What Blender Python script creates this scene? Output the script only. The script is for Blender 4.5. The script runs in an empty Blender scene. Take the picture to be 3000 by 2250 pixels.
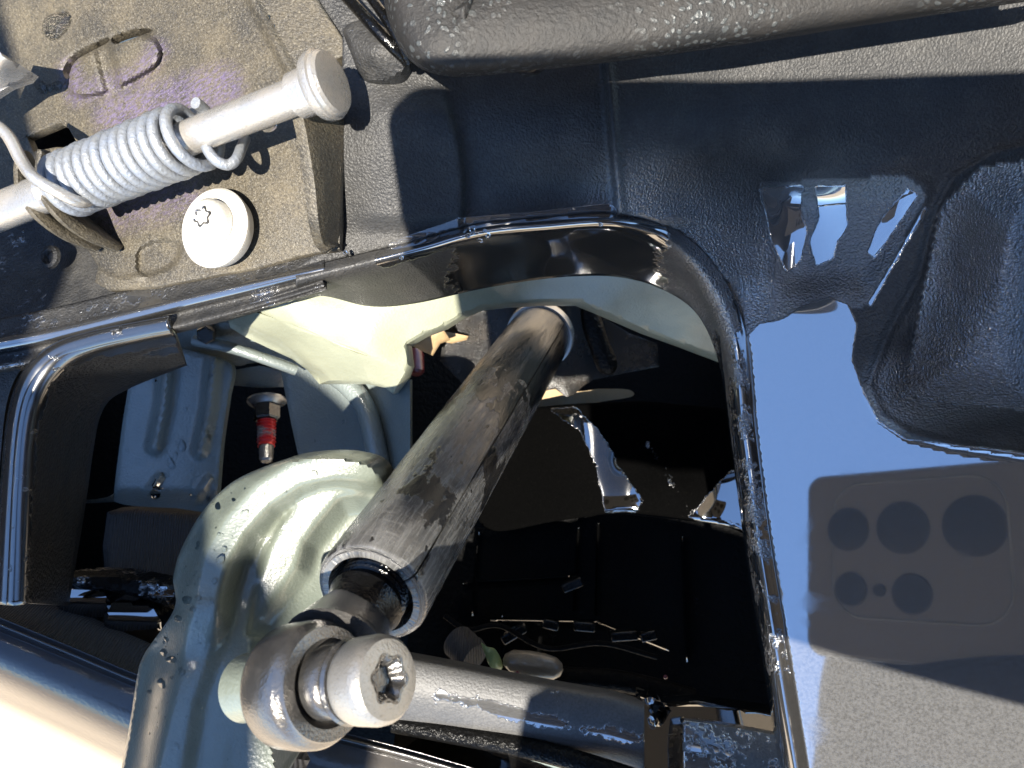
import bpy, bmesh, math, random
import numpy as np
from mathutils import Vector, Matrix, noise
from mathutils.geometry import delaunay_2d_cdt
random.seed(4)
R = math.radians
sc = bpy.context.scene
COL = sc.collection
# scene unit: one unit is about 7 cm; the machine is looked at from above, world up is +Z
sc.unit_settings.scale_length = 0.07
CX, CY, D = 1.106, -0.8295, 1.64
# ---------------------------------------------------------------- camera
cam = bpy.data.cameras.new('camera'); camo = bpy.data.objects.new('camera', cam); COL.objects.link(camo)
camo.location = (CX, CY, D)
cam.sensor_width = 36; cam.lens = 36 * D / 2.212
cam.clip_start = 0.02; cam.clip_end = 4000
cam.dof.use_dof = True; cam.dof.focus_distance = 1.75; cam.dof.aperture_fstop = 26 * 0.001 * 1000 / 26 * 4
sc.camera = camo
# ---------------------------------------------------------------- sky and sun
SUN = Vector((0.13, 0.215, -1.0)).normalized()      # the way the light travels
w = bpy.data.worlds.new("World"); sc.world = w; w.use_nodes = True
nt = w.node_tree; nt.nodes.clear()
sky = nt.nodes.new('ShaderNodeTexSky'); sky.sky_type = 'NISHITA'; sky.sun_disc = False
to_sun = -SUN
sky.sun_elevation = math.asin(to_sun.z); sky.sun_rotation = math.atan2(to_sun.x, to_sun.y)
sky.air_density = 1.0; sky.dust_density = 0.0; sky.ozone_density = 6.0
bg = nt.nodes.new('ShaderNodeBackground'); bg.inputs['Strength'].default_value = 0.095
wo = nt.nodes.new('ShaderNodeOutputWorld')
nt.links.new(sky.outputs[0], bg.inputs[0]); nt.links.new(bg.outputs[0], wo.inputs[0])
sun = bpy.data.lights.new('sun', 'SUN'); sun.energy = 3.2; sun.angle = R(0.5); sun.color = (1, 0.93, 0.82)
suno = bpy.data.objects.new('sun', sun); COL.objects.link(suno)
suno.rotation_euler = SUN.to_track_quat('-Z', 'Y').to_euler()
sc.view_settings.view_transform = 'Standard'; sc.view_settings.look = 'None'; sc.view_settings.gamma = 1
sc.view_settings.exposure = 2.5
# ---------------------------------------------------------------- helpers
def P(px, py, z=0.0):
    k = (D - z) / D
    return Vector((CX + (px / 1000 - CX) * k, CY + (-py / 1000 - CY) * k, z))

def cr(pts, n, closed=False):
    """Catmull-Rom through points (any dimension), n samples."""
    p = [np.array(q, float) for q in pts]; m = len(p); out = []
    segs = m if closed else m - 1
    tot = n if closed else n - 1
    for i in range(n):
        t = i / tot * segs; s = min(int(t), segs - 1); f = t - s
        if closed: a, b, c, d = p[(s-1) % m], p[s % m], p[(s+1) % m], p[(s+2) % m]
        else:
            b, c = p[s], p[s+1]
            a = p[s-1] if s > 0 else 2*b - c
            d = p[s+2] if s + 2 < m else 2*c - b
        out.append(0.5*((2*b) + (-a+c)*f + (2*a-5*b+4*c-d)*f*f + (-a+3*b-3*c+d)*f**3))
    return out

def crd(pts, step, closed=False):
    """Catmull-Rom with samples about `step` px apart."""
    L = sum(math.dist(pts[i][:2], pts[(i+1) % len(pts)][:2]) for i in range(len(pts) if closed else len(pts)-1))
    return cr(pts, max(len(pts)*2, int(L/step)+2), closed)

def pip(x, y, poly):
    x0 = poly[:, 0]; y0 = poly[:, 1]; x1 = np.roll(x0, -1); y1 = np.roll(y0, -1)
    ins = np.zeros(len(x), bool)
    for a, b, c, d in zip(x0, y0, x1, y1):
        cond = ((b > y) != (d > y))
        if b != d: ins ^= cond & (x < (c-a)*(y-b)/(d-b)+a)
    return ins

def sdist(x, y, line, closed=False):
    """unsigned px distance of arrays x, y to a polyline."""
    L = np.array([q[:2] for q in line], float)
    if closed: L = np.vstack([L, L[:1]])
    best = np.full(np.shape(x), 1e9)
    for i in range(len(L)-1):
        a, b = L[i], L[i+1]; ab = b-a; l2 = (ab*ab).sum() + 1e-9
        t = np.clip(((x-a[0])*ab[0] + (y-a[1])*ab[1])/l2, 0, 1)
        best = np.minimum(best, np.hypot(x-(a[0]+t*ab[0]), y-(a[1]+t*ab[1])))
    return best

def sst(a, b, v):
    t = np.clip((v-a)/(b-a), 0, 1); return t*t*(3-2*t)

def rbf(ctrl, lam=1e-3):
    c = np.array(ctrl, float); X = c[:, :2]/1000; z = c[:, 2]; n = len(c)
    def K(r): return np.where(r > 1e-9, r*r*np.log(r+1e-12), 0)
    A = np.zeros((n+3, n+3)); r = np.hypot(X[:, None, 0]-X[None, :, 0], X[:, None, 1]-X[None, :, 1])
    A[:n, :n] = K(r) + lam*np.eye(n); A[:n, n] = 1; A[:n, n+1:] = X; A[n, :n] = 1; A[n+1:, :n] = X.T
    wv = np.linalg.solve(A, np.concatenate([z, [0, 0, 0]]))
    def f(x, y):
        x = np.asarray(x, float)/1000; y = np.asarray(y, float)/1000
        r = np.hypot(x[..., None]-X[:, 0], y[..., None]-X[:, 1])
        return K(r) @ wv[:n] + wv[n] + wv[n+1]*x + wv[n+2]*y
    return f

def link(name, me, mat=None, parent=None, smooth=True, sharp=38):
    o = bpy.data.objects.new(name, me); COL.objects.link(o)
    if mat: me.materials.append(mat)
    if smooth:
        me.shade_smooth()
        if sharp: me.set_sharp_from_angle(angle=R(sharp))
    if parent: o.parent = parent
    return o

def thing(name, label, cat, loc=(0, 0, 0), group=None):
    o = bpy.data.objects.new(name, None); COL.objects.link(o); o.location = (0, 0, 0)
    o.empty_display_size = 0.05
    o['label'] = label; o['category'] = cat
    if group: o['group'] = group
    return o

def tag(o, label=None, cat=None, group=None, kind=None):
    if label: o['label'] = label
    if cat: o['category'] = cat
    if group: o['group'] = group
    if kind: o['kind'] = kind
    return o

def mods(o, thick=0, bevel=0, seg=2, ang=40):
    if thick:
        m = o.modifiers.new('thickness', 'SOLIDIFY'); m.thickness = thick; m.offset = -1; m.use_even_offset = False
    if bevel:
        b = o.modifiers.new('edge', 'BEVEL'); b.width = bevel; b.segments = seg; b.limit_method = 'ANGLE'; b.angle_limit = R(ang)
        b.harden_normals = False
    return o

def attr(me, name, vals):
    a = me.attributes.new(name, 'FLOAT', 'POINT'); a.data.foreach_set('value', np.asarray(vals, np.float32))

def sheet(name, outline, H, mat, parent=None, step=12, holes=(), lines=(), thick=0.03, bevel=0.004, wet=None, sharp=38, damp=None):
    """A plate seen in plan: outline/holes in px, H(x,y) gives its height; constrained triangulation."""
    if not callable(H):
        if isinstance(H, (int, float)): z0 = float(H); H = lambda x, y: np.full(np.shape(x), z0)
        else: H = rbf(H)
    out = np.array([q[:2] for q in outline], float)
    V = []; E = []
    def loop(pts, closed=True):
        n0 = len(V)
        for q in pts: V.append((float(q[0]), float(q[1])))
        m = len(pts)
        for i in range(m if closed else m-1): E.append((n0+i, n0+(i+1) % m))
    loop(out)
    hs = [np.array([q[:2] for q in h], float) for h in holes]
    for h in hs: loop(h)
    for l in lines: loop(l, False)
    x0, y0 = out.min(0); x1, y1 = out.max(0)
    gx, gy = np.meshgrid(np.arange(x0, x1, step), np.arange(y0, y1, step*0.87))
    gx = gx + (np.arange(gx.shape[0])[:, None] % 2)*step/2
    gx = gx.ravel(); gy = gy.ravel()
    k = pip(gx, gy, out)
    for h in hs: k &= ~pip(gx, gy, h)
    gx, gy = gx[k], gy[k]
    k = sdist(gx, gy, out, True) > step*0.45
    for h in hs: k &= sdist(gx, gy, h, True) > step*0.45
    for l in lines: k &= sdist(gx, gy, l) > step*0.35
    gx, gy = gx[k], gy[k]
    V += list(zip(gx.tolist(), gy.tolist()))
    r = delaunay_2d_cdt([Vector(v) for v in V], E, [], 0, 1e-4)
    vs, fs = r[0], r[2]
    X = np.array([[v[0], v[1]] for v in vs])
    F = np.array([f for f in fs if len(f) == 3])
    c = X[F].mean(1)
    k = pip(c[:, 0], c[:, 1], out)
    for h in hs: k &= ~pip(c[:, 0], c[:, 1], h)
    F = F[k]
    Z = H(X[:, 0], X[:, 1])
    cnt = {}
    for f in F:
        for i in range(3):
            e = (min(f[i], f[(i+1) % 3]), max(f[i], f[(i+1) % 3])); cnt[e] = cnt.get(e, 0) + 1
    rim_e = [e for e, n_ in cnt.items() if n_ == 1]
    rv = sorted({v_ for e in rim_e for v_ in e})
    if thick and bevel: Z = Z.copy(); Z[rv] -= bevel*1.3
    kk = (D - Z)/D
    W = np.stack([CX + (X[:, 0]/1000-CX)*kk, CY + (-X[:, 1]/1000-CY)*kk, Z], 1)
    a, b, d = W[F[:, 0]], W[F[:, 1]], W[F[:, 2]]
    nz = np.cross(b-a, d-a)[:, 2]
    F = np.where((nz < 0)[:, None], F[:, ::-1], F)
    if thick:
        # turned-down edge all round
        n1 = len(W); m_ = {v_: n1+i for i, v_ in enumerate(rv)}
        W = np.vstack([W, W[rv] - np.array([0, 0, thick])]); X = np.vstack([X, X[rv]])
        ori = {(f[i], f[(i+1) % 3]) for f in F for i in range(3)}
        S_ = []
        for e in rim_e:
            a_, b_ = e if (e[0], e[1]) in ori else (e[1], e[0])
            S_ += [(b_, a_, m_[a_]), (b_, m_[a_], m_[b_])]
        F = np.vstack([F, np.array(S_)])
    used = np.unique(F); remap = -np.ones(len(W), int); remap[used] = np.arange(len(used))
    me = bpy.data.meshes.new(name); me.from_pydata(W[used].tolist(), [], remap[F].tolist()); me.validate()
    if wet is not None: attr(me, 'wet', wet(X[used, 0], X[used, 1]))
    if damp is not None: attr(me, 'damp', damp(X[used, 0], X[used, 1]))
    o = link(name, me, mat, parent, sharp=sharp)
    return o

def loft(name, rows, mat, parent=None, nu=80, nv=6, closed_u=False, closed_v=False, thick=0.0, bevel=0, wet=None, smooth_v=True, sharp=50, world=False, damp=None):
    """Surface through rows of (px,py,z); spline along and across."""
    R2 = [cr(r, nu, closed_u) for r in rows]
    cols = []
    n = len(rows)
    nn = (n*nv if closed_v else (n-1)*nv+1) if smooth_v else n
    for i in range(nu):
        c = [R2[j][i] for j in range(n)]
        cols.append(cr(c, nn, closed_v) if smooth_v else c)
    A = np.array(cols)          # nu x nn x 3
    W = [(tuple(q) if world else tuple(P(*q))) for q in A.reshape(-1, 3)]
    F = []
    for i in range(nu if closed_u else nu-1):
        for j in range(nn if closed_v else nn-1):
            a = i*nn+j; b = ((i+1) % nu)*nn+j; c = ((i+1) % nu)*nn+(j+1) % nn; d = i*nn+(j+1) % nn
            F.append((a, b, c, d))
    me = bpy.data.meshes.new(name); me.from_pydata(W, [], F)
    bm = bmesh.new(); bm.from_mesh(me)
    if closed_v and not closed_u:
        for i in (0, nu-1):
            bm.verts.ensure_lookup_table()
            try: bm.faces.new([bm.verts[i*nn+j] for j in range(nn)])
            except Exception: pass
    if closed_v or closed_u: bmesh.ops.recalc_face_normals(bm, faces=bm.faces)
    else:
        s = sum(f.normal.z*f.calc_area() for f in bm.faces)
        if s < 0: bmesh.ops.reverse_faces(bm, faces=bm.faces)
    bm.to_mesh(me); bm.free()
    if damp is not None: attr(me, 'damp', damp(A.reshape(-1, 3)[:, 0], A.reshape(-1, 3)[:, 1]))
    if wet is not None: attr(me, 'wet', wet(A.reshape(-1, 3)[:, 0], A.reshape(-1, 3)[:, 1]))
    o = link(name, me, mat, parent, sharp=sharp)
    return mods(o, thick, bevel)

def frame(ax):
    ax = ax.normalized(); u = Vector((0, 0, 1)).cross(ax)
    if u.length < 1e-4: u = Vector((1, 0, 0))
    u.normalize(); return u, ax.cross(u)

def lathe(name, A, B, prof, mat, parent=None, seg=48, sharp=35, flute=None, caps=True, arc=None):
    """Revolve (t, r) along A->B, t as a distance from A (world units)."""
    ax = (B-A).normalized(); u, v = frame(ax); V = []; F = []
    n = len(prof)
    for k in range(seg):
        th = 2*math.pi*k/seg
        for (t, r) in prof:
            rr = r*(1 if flute is None else flute(th, t))
            V.append(A + ax*t + (u*math.cos(th) + v*math.sin(th))*rr)
    for k in range(seg):
        for j in range(n-1):
            a = k*n+j; b = ((k+1) % seg)*n+j
            F.append((a, a+1, b+1, b))
    me = bpy.data.meshes.new(name); me.from_pydata([tuple(q) for q in V], [], F)
    bm = bmesh.new(); bm.from_mesh(me); bmesh.ops.remove_doubles(bm, verts=bm.verts, dist=1e-6)
    if caps:
        bmesh.ops.holes_fill(bm, edges=[e for e in bm.edges if e.is_boundary], sides=0)
    bmesh.ops.recalc_face_normals(bm, faces=bm.faces)
    bm.to_mesh(me); bm.free()
    return link(name, me, mat, parent, sharp=sharp)

def tube(name, pts, rad, mat, parent=None, seg=12, n=None, sq=1.0, sharp=45, caps=True):
    """Sweep a round section of radius rad (number or list) through world points."""
    n = n or len(pts)*6
    C = [Vector(q) for q in cr(pts, n)]
    rs = [float(q[0]) for q in cr([(r,) for r in rad], n)] if isinstance(rad, (list, tuple)) else [rad]*n
    V = []; F = []
    t0 = (C[1]-C[0]).normalized(); u, v = frame(t0)
    for i in range(n):
        t = (C[min(i+1, n-1)]-C[max(i-1, 0)]).normalized()
        u = (u - t*u.dot(t)).normalized(); v = t.cross(u)
        for k in range(seg):
            th = 2*math.pi*k/seg
            V.append(C[i] + (u*math.cos(th) + v*math.sin(th)*sq)*rs[i])
    for i in range(n-1):
        for k in range(seg):
            a = i*seg+k; b = i*seg+(k+1) % seg
            F.append((a, b, b+seg, a+seg))
    if caps: F.append(tuple(range(seg))[::-1]); F.append(tuple(range((n-1)*seg, n*seg)))
    me = bpy.data.meshes.new(name); me.from_pydata([tuple(q) for q in V], [], F)
    bm = bmesh.new(); bm.from_mesh(me); bmesh.ops.recalc_face_normals(bm, faces=bm.faces); bm.to_mesh(me); bm.free()
    return link(name, me, mat, parent, sharp=sharp)

def box(name, c, s, mat, parent=None, rot=None, bevel=0.004):
    bm = bmesh.new(); bmesh.ops.create_cube(bm, size=1)
    for q in bm.verts: q.co = Vector((q.co.x*s[0], q.co.y*s[1], q.co.z*s[2]))
    if rot is not None: bmesh.ops.transform(bm, matrix=rot.to_matrix().to_4x4() if hasattr(rot, 'to_matrix') else rot, verts=bm.verts)
    bmesh.ops.translate(bm, vec=c, verts=bm.verts)
    me = bpy.data.meshes.new(name); bm.to_mesh(me); bm.free()
    o = link(name, me, mat, parent, sharp=35)
    return mods(o, 0, bevel, 2)

def drops(name, items, mat, parent=None, H=None, seg=14):
    """Flat-bottomed water beads: items (px,py,z,rx,ry,rot,h); joined in one mesh."""
    V = []; F = []
    for (px, py, z, rx, ry, rot, h) in items:
        n0 = len(V); rings = 5
        wob = [1 + 0.13*math.sin(2*a+px) + 0.08*math.sin(3*a+py) for a in [2*math.pi*k/seg for k in range(seg)]]
        for j in range(rings):
            f = j/rings; rr = 1-f; zz = h*(1-rr*rr)
            for k in range(seg):
                a = 2*math.pi*k/seg; x = math.cos(a)*rx*rr*wob[k]; y = math.sin(a)*ry*rr*wob[k]
                X = px + x*math.cos(rot) - y*math.sin(rot); Y = py + x*math.sin(rot) + y*math.cos(rot)
                zb = float(H(np.array([X]), np.array([Y]))[0]) if H else z
                V.append(tuple(P(X, Y, zb + zz - 0.001)))
        zb = float(H(np.array([px]), np.array([py]))[0]) if H else z
        V.append(tuple(P(px, py, zb + h)))
        for j in range(rings-1):
            for k in range(seg):
                a = n0+j*seg+k; b = n0+j*seg+(k+1) % seg
                F.append((a, a+seg, b+seg, b))
        t = n0+rings*seg
        for k in range(seg): F.append((n0+(rings-1)*seg+k, t, n0+(rings-1)*seg+(k+1) % seg))
        F.append(tuple(n0+k for k in range(seg)))
    me = bpy.data.meshes.new(name); me.from_pydata(V, [], F)
    bm = bmesh.new(); bm.from_mesh(me); bmesh.ops.recalc_face_normals(bm, faces=bm.faces); bm.to_mesh(me); bm.free()
    return link(name, me, mat, parent, sharp=None)
# ---------------------------------------------------------------- materials
class NT:
    def __init__(s, name):
        s.m = bpy.data.materials.new(name); s.m.use_nodes = True; s.t = s.m.node_tree
        s.b = s.t.nodes['Principled BSDF']; s.co = s.t.nodes.new('ShaderNodeTexCoord').outputs['Object']
    def n(s, t, **k):
        o = s.t.nodes.new(t)
        for a, b in k.items(): setattr(o, a, b)
        return o
    def l(s, a, b): s.t.links.new(a, b)
    def noise(s, scale, detail=4, rough=.55, vec=None, dist=0, stretch=None, rot=None):
        o = s.n('ShaderNodeTexNoise'); o.inputs['Scale'].default_value = scale; o.inputs['Detail'].default_value = detail
        o.inputs['Roughness'].default_value = rough; o.inputs['Distortion'].default_value = dist
        v = vec or s.co
        if stretch:
            if rot:
                mp = s.n('ShaderNodeMapping'); s.l(v, mp.inputs[0]); mp.inputs['Rotation'].default_value = rot; v = mp.outputs[0]
            mp = s.n('ShaderNodeMapping'); s.l(v, mp.inputs[0]); mp.inputs['Scale'].default_value = stretch; v = mp.outputs[0]
        s.l(v, o.inputs['Vector']); return o.outputs['Fac']
    def vor(s, scale, feature='F1', out='Distance', rnd=1):
        o = s.n('ShaderNodeTexVoronoi', feature=feature); o.inputs['Scale'].default_value = scale; o.inputs['Randomness'].default_value = rnd
        s.l(s.co, o.inputs['Vector']); return o.outputs[out]
    def ramp(s, f, stops, interp='LINEAR'):
        o = s.n('ShaderNodeValToRGB'); o.color_ramp.interpolation = interp; e = o.color_ramp.elements
        while len(e) < len(stops): e.new(0.5)
        for x, (p, c) in zip(e, stops):
            x.position = p; x.color = (c, c, c, 1) if isinstance(c, (int, float)) else (*c, 1)
        s.l(f, o.inputs[0]); return o.outputs[0]
    def mix(s, f, a, b):
        o = s.n('ShaderNodeMix', data_type='RGBA')
        if isinstance(f, (int, float)): o.inputs[0].default_value = f
        else: s.l(f, o.inputs[0])
        for i, v in ((6, a), (7, b)):
            if isinstance(v, (int, float)): o.inputs[i].default_value = (v, v, v, 1)
            elif isinstance(v, tuple): o.inputs[i].default_value = (*v, 1)
            else: s.l(v, o.inputs[i])
        return o.outputs[2]
    def math(s, op, a, b=0.0, c=None, clamp=False):
        o = s.n('ShaderNodeMath', operation=op); o.use_clamp = clamp
        for i, v in enumerate((a, b) if c is None else (a, b, c)):
            if isinstance(v, (int, float)): o.inputs[i].default_value = v
            else: s.l(v, o.inputs[i])
        return o.outputs[0]
    def bump(s, h, dist, strength=1.0, prev=None):
        o = s.n('ShaderNodeBump'); o.inputs['Distance'].default_value = dist
        if isinstance(strength, (int, float)): o.inputs['Strength'].default_value = strength
        else: s.l(strength, o.inputs['Strength'])
        s.l(h, o.inputs['Height'])
        if prev is not None: s.l(prev, o.inputs['Normal'])
        return o.outputs[0]
    def set(s, **k):
        for a, v in k.items():
            i = s.b.inputs[a.replace('_', ' ')]
            if isinstance(v, (int, float)): i.default_value = v if i.type == 'VALUE' else (v, v, v, 1)
            elif isinstance(v, tuple): i.default_value = (*v, 1)
            else: s.l(v, i)
        return s
    def damp(s):
        return s.n('ShaderNodeAttribute', attribute_name='damp').outputs['Fac']
    def wet(s):
        o = s.n('ShaderNodeAttribute', attribute_name='wet'); return o.outputs['Fac']

def mat_plastic(name, base=.022, grain=150, gd=.0035, rdry=.42, rwet=.06, spec=.8, edge=.35, dust=.0, wetnoise=9.0, bias=0.0, ior=2.4, wetf=1.0, dspec=.12):
    """Moulded black plastic: grained where dry, smooth where a water film lies (attribute 'wet' plus ragged noise edge)."""
    s = NT(name)
    wn = s.noise(wetnoise, 6, .65)
    wf = s.noise(70, 3, .6)
    m = s.math('ADD', s.wet(), s.math('MULTIPLY', s.math('SUBTRACT', wn, .5), edge*2))
    m = s.math('ADD', m, s.math('MULTIPLY', s.math('SUBTRACT', wf, .5), edge*.8))
    m = s.math('ADD', m, bias)
    m = s.ramp(m, [(.47, 0.0), (.53, 1.0)])
    g = s.noise(grain, 2, .5)
    gr = s.ramp(g, [(.3, 0.0), (.7, 1.0)])
    dry = s.math('SUBTRACT', 1.0, m)
    dn = s.noise(14, 8, .7)
    dcol = s.mix(s.ramp(dn, [(.45, 0.0), (.75, 1.0)]), base, (base+dust, base+dust*.93, base+dust*.8))
    dcol = s.mix(m, dcol, base*wetf)
    dcol = s.mix(s.ramp(s.noise(160, 3, .7), [(.35, .45), (.6, 0.0)]), dcol, base*.35)
    sp = s.ramp(s.noise(420, 2, .5), [(.74, 0.0), (.8, 1.0)])
    dcol = s.mix(s.math('MULTIPLY', sp, .25), dcol, (.16, .15, .13))
    edgef = s.bump(m, .004, .5)
    nrm = s.bump(gr, gd*1.6, s.math('ADD', s.math('MULTIPLY', dry, s.math('ADD', .6, s.math('MULTIPLY', s.damp(), .6))), .0), edgef)
    rr = s.mix(m, s.math('SUBTRACT', rdry, s.math('MULTIPLY', s.damp(), .16)), rwet)
    rr = s.math('ADD', rr, s.math('MULTIPLY', m, s.ramp(s.noise(5, 7, .7, dist=.6), [(.52, 0.0), (.72, .10)])))
    s.set(Base_Color=dcol, Roughness=rr, Normal=nrm, IOR=ior, Specular_IOR_Level=s.mix(m, s.math('ADD', spec*dspec, s.math('MULTIPLY', s.damp(), spec*.75)), spec))
    return s.m

def mat_paint(name, col, rough=.38, peel=90, pd=.004, var=.12, coat=.3):
    s = NT(name)
    n1 = s.noise(6, 6, .6); n2 = s.noise(300, 2)
    c = s.mix(s.ramp(n1, [(.35, 0.0), (.7, 1.0)]), tuple(v*(1-var) for v in col), tuple(v*(1+var*.6) for v in col))
    c = s.mix(s.ramp(n2, [(.62, 0.0), (.75, .35)]), c, tuple(v*.6 for v in col))
    nb = s.bump(s.noise(peel, 3, .5), pd, .8)
    nb = s.bump(s.noise(20, 3, .5), .002, .4, nb)
    s.set(Base_Color=c, Roughness=s.ramp(s.noise(25, 5), [(.3, rough*.75), (.7, rough*1.25)]), Normal=nb, Coat_Weight=coat, Coat_Roughness=.12)
    return s.m

def mat_metal(name, col, rough=.3, metal=.9, dirt=(.08, .07, .06), damt=.4, speck=260, bump=.0015, scr=None, dscale=16):
    s = NT(name)
    n1 = s.noise(dscale, 8, .68); n2 = s.noise(speck, 3, .6)
    d = s.ramp(n1, [(.5-.12*damt, 0.0), (.72, damt)])
    c = s.mix(d, col, dirt)
    c = s.mix(s.ramp(n2, [(.55, 0.0), (.75, .55)]), c, tuple(v*.45 for v in col))
    r = s.math('ADD', rough*.8, s.math('MULTIPLY', n1, rough*.5))
    nb = s.bump(n2, bump, .7)
    s.set(Base_Color=c, Roughness=r, Metallic=s.mix(d, metal, metal*.4), Normal=nb)
    return s.m
# ---------------------------------------------------------------- materials in use
M = {}
M['panel'] = mat_plastic('wet_black_panel', wetf=3.0, dspec=.06, base=.033, grain=190, gd=.0014, rdry=.42, rwet=.03, spec=.85, edge=.10, dust=.02)
M['wall'] = mat_plastic('black_wall', wetf=.6, base=.035, grain=190, gd=.0013, rdry=.45, rwet=.07, spec=.8, edge=.35, dust=.03)
M['lit_plastic'] = mat_plastic('dusty_black_plastic', base=.024, grain=170, gd=.002, rdry=.5, rwet=.2, spec=.6, edge=.5, dust=.035)
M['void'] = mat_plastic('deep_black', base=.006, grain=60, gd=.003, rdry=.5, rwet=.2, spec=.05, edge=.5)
M['inner_gloss'] = mat_plastic('inner_gloss_black', dspec=.0, base=.0015, grain=60, gd=.0006, rdry=.35, rwet=.03, spec=.7, edge=.3, dust=.0)
M['gloss'] = mat_plastic('glossy_black', dspec=.03, base=.004, grain=90, gd=.003, rdry=.3, rwet=.03, spec=.7, edge=.35, dust=.006)
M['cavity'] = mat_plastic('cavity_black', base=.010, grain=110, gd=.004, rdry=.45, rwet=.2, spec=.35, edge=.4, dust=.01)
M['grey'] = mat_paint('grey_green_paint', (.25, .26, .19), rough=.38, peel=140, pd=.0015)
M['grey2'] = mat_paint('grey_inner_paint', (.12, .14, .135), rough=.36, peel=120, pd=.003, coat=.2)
M['lever'] = mat_paint('cast_lever_paint', (.115, .130, .105), rough=.36, peel=150, pd=.0016, coat=.4)
M['zinc'] = mat_metal('zinc_plated', (.44, .43, .41), rough=.22, metal=.7, dirt=(.25, .20, .14), damt=.5)
M['spring'] = mat_metal('corroded_zinc', (.23, .24, .25), rough=.42, metal=.45, dirt=(.16, .20, .28), damt=.7, speck=140, bump=.004, dscale=30)
M['bolt_bright'] = mat_metal('bright_bolt_zinc', (.52, .50, .45), rough=.42, metal=.2, dirt=(.4, .36, .3), damt=.3)
M['rail'] = mat_plastic('wet_rail_plastic', base=.065, grain=150, gd=.0006, rdry=.5, rwet=.05, spec=.7, edge=.5, dust=.03, wetf=1.0, wetnoise=6)
M['bolt'] = mat_metal('bright_bolt', (.27, .26, .24), rough=.32, metal=.6, dirt=(.20, .16, .11), damt=.35)
M['steel'] = mat_metal('forged_steel', (.14, .138, .135), rough=.20, metal=.85, dirt=(.10, .08, .06), damt=.6, speck=200, bump=.0013)
M['black_steel'] = mat_metal('black_steel', (.010, .010, .010), rough=.25, metal=.1, dirt=(.035, .027, .018), damt=.6, speck=200, bump=.003)
M['rubber'] = mat_plastic('black_rubber', base=.003, grain=200, gd=.0006, rdry=.16, rwet=.06, spec=.5, edge=.5)
M['ground'] = mat_paint('pale_concrete', (.42, .33, .22), rough=.9, peel=30, pd=.004, coat=0)
M['tan'] = mat_paint('tan_sunlit_tone', (.30, .21, .11), rough=.6, peel=100, pd=.002, coat=0)  # sunlight on black surfaces, put in as tan colour
M['red'] = mat_paint('red_paint', (.10, .008, .01), rough=.4, peel=60, pd=.002)

def hinge_material():
    s = NT('dirty_grey_steel')
    a = s.noise(9, 8, .65); f = s.noise(230, 3, .6); g = s.noise(90, 3, .6, stretch=(1, 2.2, 1), rot=(0, 0, .5))
    c = s.mix(s.ramp(a, [(.35, 0.0), (.68, 1.0)]), (.036, .033, .027), (.080, .066, .042))
    c = s.mix(s.ramp(f, [(.5, 0.0), (.72, .6)]), c, (.17, .15, .11))
    c = s.mix(s.ramp(s.noise(120, 4, .7, stretch=(1, 2.0, 1), rot=(0, 0, .6)), [(.50, 0.0), (.66, .75)]), c, (.018, .016, .014))
    pm = s.math('MULTIPLY', s.wet(), s.ramp(s.noise(60, 6, .7, stretch=(1, 3.5, 1), rot=(0, 0, -.45)), [(.42, 0.0), (.62, 1.0)]))
    c = s.mix(pm, c, (.095, .075, .135))
    nb = s.bump(g, .004, .8); nb = s.bump(f, .002, .7, nb)
    s.set(Base_Color=c, Roughness=s.ramp(a, [(.3, .38), (.7, .6)]), Normal=nb, Metallic=.15)
    return s.m
M['hinge'] = hinge_material()

def sleeve_material():
    s = NT('scuffed_black_sleeve')
    st = s.n('ShaderNodeAttribute', attribute_name='st').outputs['Vector']
    sep = s.n('ShaderNodeSeparateXYZ'); s.l(st, sep.inputs[0]); along = sep.outputs[1]
    scr = s.ramp(s.noise(95, 5, .75, vec=st, stretch=(1, .10, 1)), [(.44, 0.0), (.66, 1.0)])      # rub marks along the tube
    crs = s.ramp(s.noise(120, 4, .7, vec=st, stretch=(.12, 1, 1)), [(.56, 0.0), (.68, 1.0)])     # short cross scuffs
    cl = s.ramp(s.noise(7, 5, .6, vec=st, stretch=(1, .55, 1)), [(.36, 0.0), (.60, 1.0)])
    col = s.mix(scr, (.014, .0142, .0145), (.12, .117, .11))
    col = s.mix(s.math('MULTIPLY', crs, .5), col, (.24, .235, .22))
    col = s.mix(s.math('MULTIPLY', cl, .55), col, (.17, .167, .158))
    a = s.noise(8, 7, .6, vec=st, stretch=(1, .45, 1))
    wetm = s.ramp(a, [(.545, 0.0), (.56, 1.0)])
    spots = s.ramp(s.noise(40, 2, .5, vec=st, stretch=(1, .6, 1)), [(.70, 0.0), (.71, 1.0)])
    top_dark = s.ramp(s.math('ADD', along, s.math('MULTIPLY', s.math('SUBTRACT', s.noise(9, 6, .6, vec=st), .5), .35)), [(.80, 0.0), (.815, 1.0)])  # wet top end, darkened to carry the shade that falls there
    m = s.math('MAXIMUM', s.math('MAXIMUM', wetm, spots), top_dark)
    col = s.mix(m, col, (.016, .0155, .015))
    nb = s.bump(scr, .0008, .7); nb = s.bump(s.noise(180, 2), .0010, .6, nb); nb = s.bump(m, .0015, .6, nb)
    s.set(Base_Color=col, Roughness=s.mix(m, s.mix(scr, .20, .36), .09), Normal=nb, Specular_IOR_Level=.8)
    return s.m
M['sleeve'] = sleeve_material()

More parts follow.
